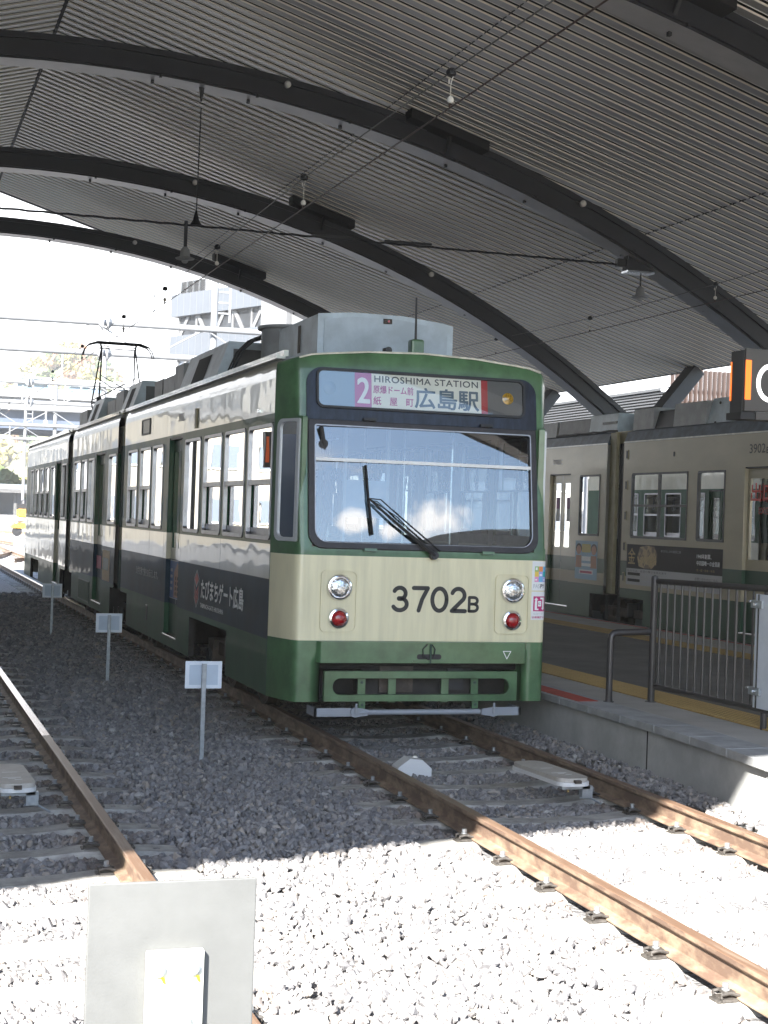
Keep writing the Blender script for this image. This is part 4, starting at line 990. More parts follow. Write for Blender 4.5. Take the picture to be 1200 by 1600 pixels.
# small things on the side
for yy in (2.50, 4.60, 5.68, 6.68, 12.0, 13.7, 18.6, 20.7):
    b = MB(); b.box(-HW-.0008, -HW+.001, yy-.003, yy+.003, .75 if yy < 4 else .32, 1.60, BLACK); b.build('panel_joint', T); b = MB(); b.box(-HW-.0008, -HW+.001, yy-.002, yy+.002, 2.73, 3.02, BOXG); b.build('panel_joint', T)
b = MB(); b.box(-HW-.0008, -HW+.001, .47, 8.94, 1.297, 1.302, BLACK); b.build('film_edge', T)
b = MB(); b.ring(rrect(6.88, 7.50, 2.80, 3.00, .01), rrect(6.90, 7.48, 2.82, 2.98, .01), (-HW, 0, 0), YA, ZA, (-.012, 0, 0), BLACK)
for k in range(8): b.box(-HW-.006, -HW, 6.91, 7.47, 2.827+k*.019, 2.837+k*.019, BOXG)
b.build('vent_grille', T)
sidetext('3702', 4.95, 2.86, .30, .085, TXTG, .002)
b = MB(); b.box(-HW-.02, -HW, 3.86, 3.94, 2.74, 2.95, OLIVE); b.build('side_lamp', T, bevel=.006)
b = MB(); b.box(-HW-.006, -HW+.02, 6.66, 6.72, .50, .68, BLACK); b.box(-HW-.012, -HW, 6.655, 6.725, .68, .69, BRIGHT); b.build('foot_hole', T)
b = MB(); b.box(-HW-.006, -HW, 12.2, 13.6, .36, .70, DKG)
for k in range(9): b.box(-HW-.012, -HW-.006, 12.25+k*.15, 12.27+k*.15, .38, .68, S_GREEN)
b.build('louvre_panel', T)
for s in (-1, 1):
    b = MB(); b.box(s*(HW-.01), s*(HW+.02), 1.0, 1.06, 2.75, 2.78, BRIGHT); b.build('drip_bracket', T)
b = MB(); b.box(-.045, .075, .42, .54, 3.27, 3.43, GREEN); b.build('antenna_base', T, bevel=.02)
b = MB(); b.tube([(.01, .48, 3.42), (.005, .48, 3.80)], [.012, .008], BLACK, 8); b.build('antenna', T)
b = MB(); b.box(-.30, -.24, .40, .46, 3.28, 3.33, BLACK); b.lathe((-.27, .42, 3.31), (0, -1, 0), [(.03, 0), (.03, .05)], BLACK, 12); b.build('roof_lamp', T)
# roof equipment
def rbox(x0, x1, y0, y1, z0, z1, mat, slope=0., name='roof_unit', bevel=.012, topcut=0.):
    b = MB(); xt0, xt1 = x0+slope, x1-slope
    if topcut: poly = [(x0, z0), (x1, z0), (x1, z1-topcut*.9), (x1-.10, z1-topcut*.6), (x0+(x1-x0)*.62, z1), (x0+(x1-x0)*.25, z1), (x0, z1-topcut*.45)]
    else: poly = [(x0, z0), (x1, z0), (xt1, z1), (xt0, z1)]
    b.prism(poly, (0, y0, 0), XA, ZA, (0, y1-y0, 0), mat); return b.build(name, T, bevel=bevel)
BOXF = M('roof_box_face', (.42, .48, .53), .5, var=.12, vs=4)
o = rbox(-.66, .66, 1.30, 2.75, 3.24, 3.74, BOXL, topcut=.07)
b = MB(); b.prism([(-.60, 3.27), (.60, 3.27), (.60, 3.62), (.50, 3.65), (.14, 3.70), (-.33, 3.70), (-.60, 3.66)], (0, 1.295, 0), XA, ZA, (0, -.006, 0), BOXF); b.build('access_panel', o, bevel=.003)
b = MB(); b.box(-.035, .045, 1.27, 1.289, 3.655, 3.70, RUSTY); b.box(.0, .02, 1.262, 1.27, 3.667, 3.687, LENSR); b.box(-.668, -.66, 1.9, 1.98, 3.40, 3.66, RUSTY); b.build('latch', o)
b = MB(); b.lathe((-.42, 3.15, 3.25), ZA, [(.32, 0), (.32, .50), (.36, .50), (.36, .53), (.0, .55)], BOXG, 32); b.build('resistor_can', T, smooth=True)
for (y0, y1) in ((4.0, 6.15), (9.75, 10.9), (13.6, 14.9)):
    o = rbox(-1.06, 1.06, y0, y1, 3.22, 3.70, BOXL, slope=.16, bevel=.01)
    ym = y0+(y1-y0)*.33; ye = y0+(y1-y0)*.68
    for s in (-1, 1):
        b = MB()
        f = lambda z: s*(1.06 - .16*(z-3.22)/.48 + .004)
        b.add([(f(3.30), ym, 3.30), (f(3.30), ye, 3.30), (f(3.62), ye, 3.62), (f(3.62), ym, 3.62)], [(0, 1, 2, 3)], SLATD); b.build('vent', o)
    b = MB(); b.box(-.85, .85, y0-.006, y0-.001, 3.26, 3.62, BOXD); b.box(.1, .22, y0-.02, y0-.006, 3.36, 3.50, BOXG); b.build('end_plate', o)
for (x0, x1, y0, y1, z1, m) in ((-.95, -.35, 6.35, 6.9, 3.66, BOXG), (-.92, .6, 7.1, 7.9, 3.58, BOXG), (-.9, .7, 8.1, 8.7, 3.6, BOXD), (-.95, -.2, 11.2, 12.0, 3.66, BOXG), (-.9, .7, 12.4, 13.3, 3.60, BOXG), (-.9, .8, 15.9, 17.0, 3.62, BOXG)):
    o = rbox(x0, x1, y0, y1, 3.22, z1, m); b = MB(); b.box(x0+.35, x0+.55, y0-.006, y0-.001, 3.32, 3.50, BLACK); b.build('end_plate', o)
# pantographs
def panto(y, up_, zt):
    p = MB()
    zb = 3.34
    for s in (-1, 1): p.box(s*.40-.02, s*.40+.02, y-.5, y+.5, zb-.04, zb, BLACK)
    for yy in (-.45, .45): p.box(-.42, .42, y+yy-.02, y+yy+.02, zb-.04, zb, BLACK)
    for s in (-1, 1):
        for yy in (-.45, .45): p.lathe((s*.38, y+yy, 3.26), ZA, [(.05, 0), (.03, .02), (.05, .04), (.03, .06)], CERAM, 10)
    o = p.build('pantograph', T)
    a = MB()
    if up_:
        zk = zb+.62
        for s in (-1, 1):
            for f_ in (-1, 1):
                a.tube([(s*.36, y+f_*.18, zb), (s*.42, y+f_*.55, zk), (s*.33, y+f_*.04, zt-.12)], .015, BLACK, 6)
            a.lathe((s*.42, y-.55, zk-.04), ZA, [(.05, 0), (.05, .09)], BLACK, 8)
        for f_ in (-1, 1):
            a.tube([(-.42, y+f_*.55, zk), (.42, y+f_*.55, zk)], .016, BLACK, 6)
            a.tube([(-.36, y+f_*.18, zb), (0, y+f_*.38, zb+.34), (.36, y+f_*.18, zb)], .013, BLACK, 6)
            a.tube([(-.40, y+f_*.5, zk+.06), (.37, y+f_*.3, zk+.5)], .009, BLACK, 5); a.tube([(.40, y+f_*.5, zk+.06), (-.37, y+f_*.3, zk+.5)], .009, BLACK, 5)
        a.build('arm', o, smooth=True)
        hd = MB()
        for dy in (-.10, .10):
            hd.tube([(-.70, y+dy, zt-.28), (-.66, y+dy, zt-.14), (-.58, y+dy, zt-.05), (-.42, y+dy, zt), (.42, y+dy, zt), (.58, y+dy, zt-.05), (.66, y+dy, zt-.14), (.70, y+dy, zt-.28)], [.009, .010, .016, .022, .022, .016, .010, .009], BLACK, 8)
        hd.box(-.45, .45, y-.10, y+.10, zt-.006, zt+.008, BLACK)
        for s in (-1, 1): hd.tube([(s*.33, y, zt-.12), (s*.36, y, zt)], .02, BLACK, 6)
        hd.tube([(-.36, y, zt-.11), (.36, y, zt-.12)], .012, BLACK, 6); hd.tube([(-.3, y+.04, zt-.06), (.33, y+.04, zt-.07)], .009, BLACK, 6)
        hd.build('contact_head', o, smooth=True)
    else:
        for s in (-1, 1):
            for f_ in (-1, 1):
                a.tube([(s*.36, y+f_*.18, zb), (s*.44, y+f_*.62, zb+.12), (s*.34, y, zt-.1)], .018, BLACK, 6)
        for k in range(6): a.tube([(-.42, y-.45+k*.18, zb+.08+.03*(k % 3)), (.42, y-.45+k*.18, zb+.1+.04*(k % 2))], .02, BLACK, 6)
        a.box(-.3, .3, y-.3, y+.2, zb+.02, zb+.12, DARKM); a.build('arm', o)
        hd = MB()
        for dy in (-.14, .02, .16):
            hd.tube([(-.95, y+dy, zt-.40), (-.86, y+dy, zt-.20), (-.74, y+dy, zt-.08), (-.52, y+dy, zt), (.52, y+dy, zt), (.74, y+dy, zt-.08), (.86, y+dy, zt-.20), (.95, y+dy, zt-.40)], [.009, .012, .018, .026, .026, .018, .012, .009], BLACK, 8)
        hd.box(-.5, .5, y-.14, y+.16, zt-.01, zt+.01, BLACK); hd.build('contact_head', o, smooth=True)
panto(18.6, True, 5.13); panto(3.62, False, 3.76)
# tail wall
b = MB(); b.box(-HW, HW, 23.601, 23.65, .35, 3.02, S_CREAM); b.box(-HW+.02, HW-.02, 23.60, 23.63, 3.021, 3.2, S_CREAM); b.build('rear_wall', T)
#@@PART4
# ------------------------------------------------------------ the tram across the platform
XC = 8.22; T2 = root('tram', (XC, 0, 0), 'cream and green tram numbered 3902B beyond the platform railing, behind the front tram', 'tram')
ZS2 = [.31, .86, 1.06, 1.30, 3.19]; MS2 = [B_GREEN, B_CREAM, B_GREEN, B_CREAM]
V0, V1 = 1.665, 2.70
SEC2 = [(-4.0, 10.22, [(8.10, 9.92, 'cross'), (7.03, 7.82, 'one'), (3.2, 4.2, 'one'), (1.2, 2.9, 'cross'), (-1.0, .8, 'cross')], [(5.0, 6.52)], [(9.40, 10.3), (.2, 1.9)]),
        (10.82, 21.5, [(11.05, 11.85, 'one'), (14.2, 15.2, 'one'), (15.5, 17.2, 'cross')], [(12.22, 13.10)], [(10.7, 11.32), (19.0, 20.6)])]
for (y0, y1, wins, doors, wells) in SEC2:
    for sg in (-1, 1):
        x = XC+sg*1.25; b = MB()
        holes = [(a, c, V0, V1) for a, c, k in wins] + [(a, c, .44, 2.73) for a, c in doors] + [(max(a, y0-.1), min(c, y1+.1), 0., .71) for a, c in wells]
        wall(b, x, y0, y1, ZS2, MS2, holes, .06, sg); b.build('side_panel', T2)
        for a, c, k in wins: window(T2, x, sg, a, c, V0, V1, k, gm=GLPLAIN, fm=BOXD)
        for a, c in doors: door(T2, x, sg, a, c, .44, 2.73, MS2, [.44, .86, 1.06, 1.30, 2.73], 1.45, leaves=2 if c-a < 1.2 else 2)
    b = MB()
    for sg in (-1, 1):
        b.prism([(sg*1.25, 3.19), (sg*1.25, 3.215), (sg*1.19, 3.37), (sg*1.05, 3.41), (sg*1.05, 3.19)], (XC, y0, 0), XA, ZA, (0, y1-y0, 0), ROOFD)
        b.box(XC+sg*1.252, XC+sg*1.262, y0, y1, 3.192, 3.212, GUTT)
    b.build('roof_edge', T2)
    b = MB(); b.box(XC-1.05, XC+1.05, y0, y1, 3.2, 3.405, ROOFG); b.build('roof', T2)
    interior(T2, y0+.2, y1-.1, XC)
b = MB()
for sg in (-1, 1):
    b.box(XC+sg*1.20, XC+sg*1.14, 10.60, 10.819, .74, 3.38, OLIVE); b.box(XC+sg*1.13, XC+sg*1.0, 10.221, 10.599, .74, 3.2, BLACK)
    for k in range(4): b.box(XC+sg*1.15, XC+sg*1.131, 10.25+k*.09, 10.28+k*.09, .74, 3.15, BOXD)
b.box(XC-1.12, XC+1.12, 10.221, 10.819, 3.201, 3.40, OLIVE); b.box(XC-1.0, XC+1.0, 10.23, 10.8, .66, .739, DARKM); b.build('articulation', T2)
for k in range(5):
    b = MB(); z = 3.0-.49*k; b.box(XC-1.262, XC-1.251, 10.05, 10.13, z-.075, z+.075, OLIVE); b.box(XC-1.266, XC-1.262, 10.065, 10.115, z-.06, z+.06, BLACK if k % 2 else BOXD); b.build('coupling_plate', T2)
for ys in ((9.55, 11.1), (.35, 1.75), (19.2, 20.4)): wheelset(T2, ys, XC)
def t2text(body, y0, z0, w, h, mat, off=0, d=.002): return text('lettering', body, (XC-1.251, y0, z0), US, VSD, w, h, mat, T2, bold=off*.1, depth=d)
t2text('3902', 6.41, 2.915, .40, .125, TXTB, .012); t2text('B', 5.98, 2.905, .085, .085, TXTB, .012); t2text('3902C', 12.98, 2.90, .40, .085, TXTG, .01)
b = MB(); b.box(XC-1.258, XC-1.25, 8.53, 8.57, 2.93, 3.0, BLACK); b.build('side_lamp', T2)
AD = M('advert_black', (.012, .009, .009), .6, spec=.2); ADW = M('advert_white', (.42, .42, .43), .5); GM = M('gold_leaf_picture', (.14, .085, .035), .5, col2=(.42, .29, .12), vs=9, lo=.45, hi=.55, det=1)
b = MB(); o_ = (XC-1.251, 10.0, .93)
flat(b, [(0, .26), (2.97, .26), (2.97, .64), (0, .64)], o_, US, VSD, AD, .002); flat(b, [(0, .0), (2.97, .0), (2.97, .258), (0, .258)], o_, US, VSD, ADW, .002)
flat(b, [(.42, .30), (.62, .27), (.86, .28), (1.0, .36), (1.02, .50), (.92, .62), (.66, .63), (.44, .60), (.36, .44)], o_, US, VSD, GM, .003)
for k in range(9): flat(b, [(.42+.06*k, .30+.03*(k % 3)), (.52+.06*k, .33+.04*(k % 2)), (.50+.06*k, .42+.04*(k % 3)), (.40+.06*k, .39+.05*(k % 2))], o_, US, VSD, GOLD, .0035+.0003*k)
for (u, v, w, h) in ((.05, .15, .42, .045), (.05, .05, .42, .045)): flat(b, rrect(u, u+w, v, v+h, .01), o_, US, VSD, AD, .003)
for (u, v, w, h) in ((.52, .16, .5, .022), (.52, .06, .5, .022), (2.15, .10, .7, .03)): flat(b, rrect(u, u+w, v, v+h, .004), o_, US, VSD, TXTG, .003)
ad = b.build('advert', T2, recalc=False)
def adt(body, u, v, w, h, mat, off=0): text('lettering', body, (XC-1.251, 10.0-u, .93+v), US, VSD, w, h, mat, ad, bold=off*.1, depth=.0065)
adt('金', .06, .33, .24, .25, GOLD, .02); adt('1948年創業、', 2.24, .485, .42, .07, TXTW, .01); adt('中四国唯一の金箔屋', 2.24, .385, .66, .07, TXTW, .01)
adt('金・銀・白金・色箔', 2.24, .30, .52, .035, GOLD); adt('私たちは、金箔の輝きを伝えます', .04, .205, 1.3, .035, TXTB); adt('◎ ひろしまの金箔工房', 1.14, .54, .62, .04, TXTG); adt('お問い合わせはこちら', 2.2, .16, .65, .05, TXTB)
def pf(b, o, w, h):
    flat(b, [(0, 0), (w, 0), (w, h), (0, h)], o, US, VSD, M('poster_pale_blue', (.30, .46, .60), .5), .002)
    sk = M('poster_skin', (.50, .28, .20), .6); hr = M('poster_hair', (.05, .04, .04), .6)
    for uc in (.16, .84):
        el = lambda cu, cv, ru, rv: [(w*(cu+ru*math.cos(2*math.pi*i/16)), h*(cv+rv*math.sin(2*math.pi*i/16))) for i in range(16)]
        flat(b, el(uc, .80, .14, .13), o, US, VSD, hr, .0025); flat(b, el(uc, .76, .11, .12), o, US, VSD, sk, .003); flat(b, [(w*(uc-.14), h*.3), (w*(uc+.14), h*.3), (w*(uc+.12), h*.62), (w*(uc-.12), h*.62)], o, US, VSD, sk, .0028)
    flat(b, rrect(w*.3, w*.7, h*.70, h*.92, .02), o, US, VSD, M('poster_yellow', (.55, .45, .12), .5), .003)
    flat(b, rrect(w*.2, w*.82, h*.14, h*.25, .004), o, US, VSD, TXTW, .003); flat(b, rrect(w*.24, w*.78, h*.16, h*.22, .004), o, US, VSD, PP, .0036)
    flat(b, rrect(w*.3, w*.7, h*.48, h*.60, .004), o, US, VSD, TXTW, .003); flat(b, rrect(w*.3, w*.72, h*.34, h*.42, .004), o, US, VSD, TXTW, .003)
poster(11.93, .93, .86, .65, pf, x=XC-1.251, parent=T2)
for yy in (12.42, 12.86):
    b = MB(); flat(b, [(0, 0), (.13, 0), (.13, .42), (0, .42)], (XC-1.19, yy+.06, 1.9), US, VSD, TXTG, .002); flat(b, [(0, .22), (.13, .22), (.13, .42), (0, .42)], (XC-1.19, yy+.06, 1.9), US, VSD, M('door_notice_violet', (.22, .05, .20), .5), .003); b.build('door_notice', T2, recalc=False)
text('lettering', '出口', (XC-1.235, 6.36, 2.25), US, VSD, .55, .25, M('exit_red', (.55, .03, .02), .5), T2, bold=.005)
text('lettering', 'EXIT', (XC-1.235, 6.15, 2.08), US, VSD, .28, .09, M('exit_red_small', (.45, .05, .04), .5), T2, bold=.001)
def rbox2(y0, y1, z1, m, sl=0., x0=-1.0, x1=1.0, n='roof_unit', rec=None):
    b = MB(); b.prism([(x0, 3.3), (x1, 3.3), (x1-sl, z1), (x0+sl, z1)], (XC, y0, 0), XA, ZA, (0, y1-y0, 0), m); o = b.build(n, T2, bevel=.015)
    if rec:
        b = MB(); b.box(XC+x0-.004+sl*.3, XC+x0+.02+sl*.4, *rec, BLACK); b.build('opening', o)
    return o
b_ = rbox2(9.75, 10.45, 3.76, BOXG, .03); b_ = rbox2(8.12, 9.1, 3.77, BOXG, .04); rbox2(9.1, 9.75, 3.70, BLACK, .12)
a_ = rbox2(5.6, 8.1, 3.80, BOXL, .13)
b = MB()
for (yy, zz) in ((7.85, 3.72), (7.85, 3.42), (6.3, 3.46), (6.1, 3.74), (7.0, 3.44)): b.lathe((XC-1.0+.13*(zz-3.3)/.5-.002, yy, zz), (-1, 0, 0), [(.022, 0), (.022, .012)], BLACK, 10)
b.build('bolt', a_)
o = rbox2(11.05, 12.1, 3.74, BOXL, .05); rbox2(12.1, 13.4, 3.70, BOXD, .05); rbox2(13.5, 16, 3.7, BOXG, .05); rbox2(0, 4.5, 3.75, BOXG, .08)
b = MB(); b.box(XC-.98, XC-.955, 11.06, 11.6, 3.56, 3.60, BLACK); b.build('opening', o)
b = MB(); b.tube([(XC-1.05, 10.9+.3*k, 3.42+.015*(k % 2)) for k in range(9)], .02, BLACK, 6); b.build('roof_cable', T2)

# ------------------------------------------------------------ railing on the platform
fr = root('platform_railing', (2.18, -.03, PZ), 'dark grey tubular railing with low end hoop on the platform edge', 'railing')
def jp(b, p, r): b.lathe((p[0], p[1], p[2]-r), ZA, [(r*.4, 0), (r, r*.5), (r, r*1.6), (r*.4, r*2)], FENCE, 12)
b = MB(); b.tube([(1.76, 0, PZ-.02), (1.76, 0, .85), (1.768, 0, .885), (1.79, 0, .905), (1.82, 0, .912), (2.14, 0, .925)], .030, FENCE, 14); b.lathe((1.76, 0, PZ), ZA, [(.05, 0), (.05, .006)], FENCE, 14); b.build('end_hoop', fr, smooth=True)
b = MB(); b.tube([(2.17, -.01, PZ-.02), (2.17, -.01, 1.40)], .032, FENCE, 14); b.lathe((2.17, -.01, 1.40), ZA, [(.033, 0), (.028, .018), (.0, .03)], FENCE, 14); b.lathe((2.17, -.01, PZ), ZA, [(.055, 0), (.055, .006)], FENCE, 14); b.build('post', fr, smooth=True)
XF = 2.19
b = MB(); b.tube([(XF, -.01, 1.375), (XF+.02, -1.9, 1.405), (XF+.05, -4.4, 1.42)], .026, FENCE, 12); b.build('top_rail', fr, smooth=True)
b = MB(); b.tube([(XF, -.01, .44), (XF+.02, -1.9, .455), (XF+.05, -4.4, .46)], .024, FENCE, 12); b.build('bottom_rail', fr, smooth=True)
for k in range(34):
    y = -.09-.126*k
    if -1.62 > y > -1.80: continue
    b = MB(); x = XF+.02*min(1, -y/1.9)+.0; b.tube([(x, y, .45), (x, y, 1.385)], .0105 if k % 5 else .0125, FENCE, 8); b.build('baluster', fr)
for y in (-1.78, -3.6):
    b = MB(); b.tube([(XF+.03, y, PZ-.02), (XF+.03, y, 1.43)], .026, FENCE, 12); b.build('post', fr, smooth=True)
nb = root('notice_panel', (XF-.02, -1.9, .45), 'pale grey steel panel clamped to the end of the platform railing', 'panel')
b = MB(); b.box(XF-.05, XF-.035, -2.6, -1.74, .47, 1.36, PLATE); b.box(XF-.062, XF-.050, -1.80, -1.79, .47, 1.36, BLACK); b.build('panel', nb, bevel=.004)
for z in (.60, 1.28):
    b = MB(); b.box(XF-.07, XF-.02, -1.86, -1.70, z-.03, z+.03, STEELG); b.tube([(XF-.09, -1.78, z), (XF, -1.78, z)], .015, BRIGHT, 8); b.tube([(XF-.08, -1.70, z+.02), (XF-.01, -1.66, z+.02)], .012, BRIGHT, 8); b.build('clamp', nb, bevel=.003)

# ------------------------------------------------------------ hanging platform sign
sg_ = root('hanging_sign', (2.7, -1.2, 2.9), 'dark hanging platform sign with orange end strip and white letter C', 'sign')
# measured corners: near left edge at x 2.5
HX, HY = 2.52, -.60
b = MB(); b.box(HX, HX+.13, HY-.20, HY, 2.86, 3.39, RIB); b.build('end_housing', sg_, bevel=.004)
b = MB(); b.box(HX+.005, HX+.9, HY-.235, HY-.205, 2.87, 3.40, SIGNG); fc = b.build('face', sg_, bevel=.003)
b = MB(); b.box(HX+.002, HX+.055, HY-.245, HY-.236, 2.965, 3.30, ORNG); b.build('orange_strip', sg_)
b = MB(); b.box(HX-.004, HX-.0005, HY-.02, HY-.002, 2.965, 3.30, ORNG); b.build('orange_strip', sg_)
b = MB(); arcP = [(.145*math.cos(R(a))*.8, .145*math.sin(R(a))) for a in range(50, 311, 13)]; stroke(b, arcP, .038, (HX+.245, HY-.236, 3.115), XA, ZA, GLYPH, .002); b.build('letter', fc, recalc=False)
b = MB(); b.box(HX-.02, HX+.12, HY-.22, HY+.02, 2.80, 2.859, BLACK); b.box(HX+.12, HX+.9, HY-.235, HY-.02, 2.80, 2.865, SIGNG); b.build('bottom_rail', sg_)
b = MB(); b.box(HX+.7, HX+.76, HY-.12, HY-.06, 3.39, 8.3, RIB); b.build('drop_rod', sg_)

# ------------------------------------------------------------ sign posts between the tracks
def signpost(x, y, label):
    t = root('sign_post', (x, y, -.12), label, 'sign post', 'small white sign plates on steel stakes between the tracks')
    b = MB(); b.box(x-.018, x+.018, y-.006, y, -.25, .62, STEELG); b.box(x-.018, x-.012, y, y+.024, -.25, .62, STEELG); b.build('stake', t, bevel=.002)
    b = MB(); b.box(x-.152, x+.152, y+.025, y+.031, .415, .638, PLATE); pp = b.build('plate', t, bevel=.002)
    b = MB(); b.box(x-.118, x+.118, y+.020, y+.0245, .445, .608, PLATEC); b.build('plate_back', pp)
    b = MB()
    for z in (.47, .58): b.lathe((x, y-.006, z), (0, -1, 0), [(.008, 0), (.008, .006)], BOLT, 6)
    b.build('screw', t); return t
signpost(-1.86, .05, 'nearest of the three small white plates on steel stakes, beside the wheel arch')
signpost(-1.835, 5.70, 'middle one of the three small white plates on steel stakes')
signpost(-1.77, 12.52, 'farthest of the three small white plates on steel stakes, beside the tram joint')
# close panel at the bottom of the picture
fp = root('foreground_sign', (-3.86, -9.55, 0), 'back of a large bare aluminium sign on a white bracket, close foreground', 'sign panel')
ALB = M('matt_aluminium', (.098, .101, .10), .6, .0, var=.07, vs=9, bump=.05, bs=200)
b = MB(); b.box(-4.030, -3.705, -9.50, -9.492, .70, 1.152, ALB); b.build('plate', fp, bevel=.003)
YB = M('bracket_white', (.70, .70, .62), .5)
b = MB(); b.box(-3.918, -3.808, -9.520, -9.5005, .25, 1.022, YB); b.box(-3.89, -3.835, -9.545, -9.5205, -.3, .9, YB); b.build('bracket', fp, bevel=.003)
YW = M('yellow_washer', (.75, .62, .02), .4)
for xx in (-3.895, -3.828):
    b = MB(); b.lathe((xx, -9.5205, .988), (0, -1, 0), [(.013, 0), (.013, .006), (.008, .010)], STEELG, 14); b.lathe((xx+.003, -9.5206, .983), (0, -1, 0), [(.009, 0), (.009, .002)], YW, 12)
    b.prism([(0, 0), (.008, -.002), (.010, -.015), (.004, -.011)], (xx+.003, -9.5206, .976), XA, ZA, (0, -.003, 0), YW); b.build('bolt', fp)

# ------------------------------------------------------------ beacons and marker between the rails
def beacon(x, y, label, rot):
    t = root('track_beacon', (x, y, -.16), label, 'track beacon', 'flat beige covers on brackets beside the rail')
    c, s = math.cos(rot), math.sin(rot)
    loc = lambda u, v: (x+u*c-v*s, y+u*s+v*c)
    P = rrect(-.13, .13, -.42, .42, .09, n=6)
    for (z0, z1, g_, m) in ((-.012, .016, 1.0, BOXW), (.017, .045, .96, BOXB)):
        b = MB(); b.prism([loc(p[0]*g_, p[1]*g_) for p in P], (0, 0, z0), XA, YA, (0, 0, z1-z0), m); b.build('base' if m is BOXW else 'lid', t, bevel=.006)
    b = MB(); q = loc(.0, -.425); b.box(q[0]-.025, q[0]+.025, q[1]-.012, q[1]+.02, .012, .034, RUSTY); b.build('catch', t)
    b = MB(); q = loc(.02, -.36); b.box(q[0]-.12, q[0]+.10, q[1]-.03, q[1]+.03, -.035, -.013, STEELG); b.box(q[0]+.04, q[0]+.12, q[1]-.03, q[1]+.03, -.10, -.013, STEELG)
    b.tube([(q[0]+.03, q[1]-.01, -.10), (q[0]+.12, q[1]-.01, -.105), (q[0]+.2, q[1]-.01, -.15)], .008, STEELG, 6); b.tube([(q[0]-.06, q[1], -.06), (q[0]-.06, q[1], -.03)], .008, GOLD, 6); b.build('bracket', t)
    b = MB(); q = loc(.0, -.05)
    for (u, v, w) in ((-.07, -.16, .12), (-.04, -.20, .05), (-.05, .05, .1), (.0, -.24, .05)):
        a = loc(u, v); d = loc(u+w, v); b.beam((a[0], a[1], .0462), (d[0], d[1], .0462), .006, .001, TXTW)
    b.build('marking', t)
beacon(.345, -1.92, 'flat beige cover lying beside the right rail in front of the tram', R(4))
beacon(-3.52, -1.68, 'flat beige cover at the left edge beside the near rail', R(2))
b = MB(); b.prism([(-.14, -.03), (.14, -.03), (.14, .035), (.06, .105), (-.04, .115), (-.14, .045)], (-.335, -.86, -.15), XA, ZA, (0, .16, 0), BOXW); b.lathe((-.31, -.78, -.04), ZA, [(.022, 0), (.022, .012), (.012, .02)], CERAM, 10)
o = b.build('track_marker', bevel=.006, org=(-.335, -.8, -.18)); tag(o, 'small white house-shaped marker block between the rails in front of the tram', 'marker block')
b = MB(); b.box(-1.05, -.93, -.1, .1, -.2, -.13, GOLD) if False else None

# ------------------------------------------------------------ overhead line
def wireset(xw, zc, zm, y0, y1, ds, label, grp):
    def cat(y): return zm + .05*math.sin(y*.35)
    t = root('overhead_wire', (xw, y0, zc), label, 'overhead wire', grp)
    b = MB(); b.tube([(xw+.0, y0, zc), (xw, 20, zc), (xw+.1, y1, zc)], .0075, WIRE, 6); b.build('contact_wire', t)
    b = MB(); b.tube([(xw, y, cat(y)) for y in np.linspace(y0, y1, 40)], .0065, WIREG, 6); b.build('messenger_wire', t)
    for y in ds:
        z = cat(y); b = MB(); b.lathe((xw, y, z-.035), ZA, [(.015, 0), (.042, .012), (.045, .04), (.03, .065), (.01, .075)], BLACK, 12)
        b.tube([(xw-.018, y, z-.06), (xw-.018, y, z-.10)], .006, CERAM, 6)
        b.tube([(xw+.018, y, z-.03), (xw, y, z-.10), (xw, y, zc+.09)], .004, CERAM, 5); b.lathe((xw, y, zc+.035), ZA, [(.01, 0), (.028, .012), (.03, .035), (.02, .055), (.005, .065)], CERAM, 12); b.lathe((xw, y, zc-.005), ZA, [(.012, 0), (.016, .03), (.01, .04)], WIRE, 8); b.build('dropper', t, smooth=True)
wireset(0., 5.30, 5.60, -13.2, 125, [-.23, 4.5, 9.2, 13.4, 18.0, 24.5, 31, 38, 46], 'contact and messenger wires running above the front tram', 'overhead wires')
wireset(8.3, 5.52, 5.82, -13.2, 60, [.9, 9.82, 14.48, 19.2, 25], 'contact and messenger wires running above the tram beyond the platform', 'overhead wires')
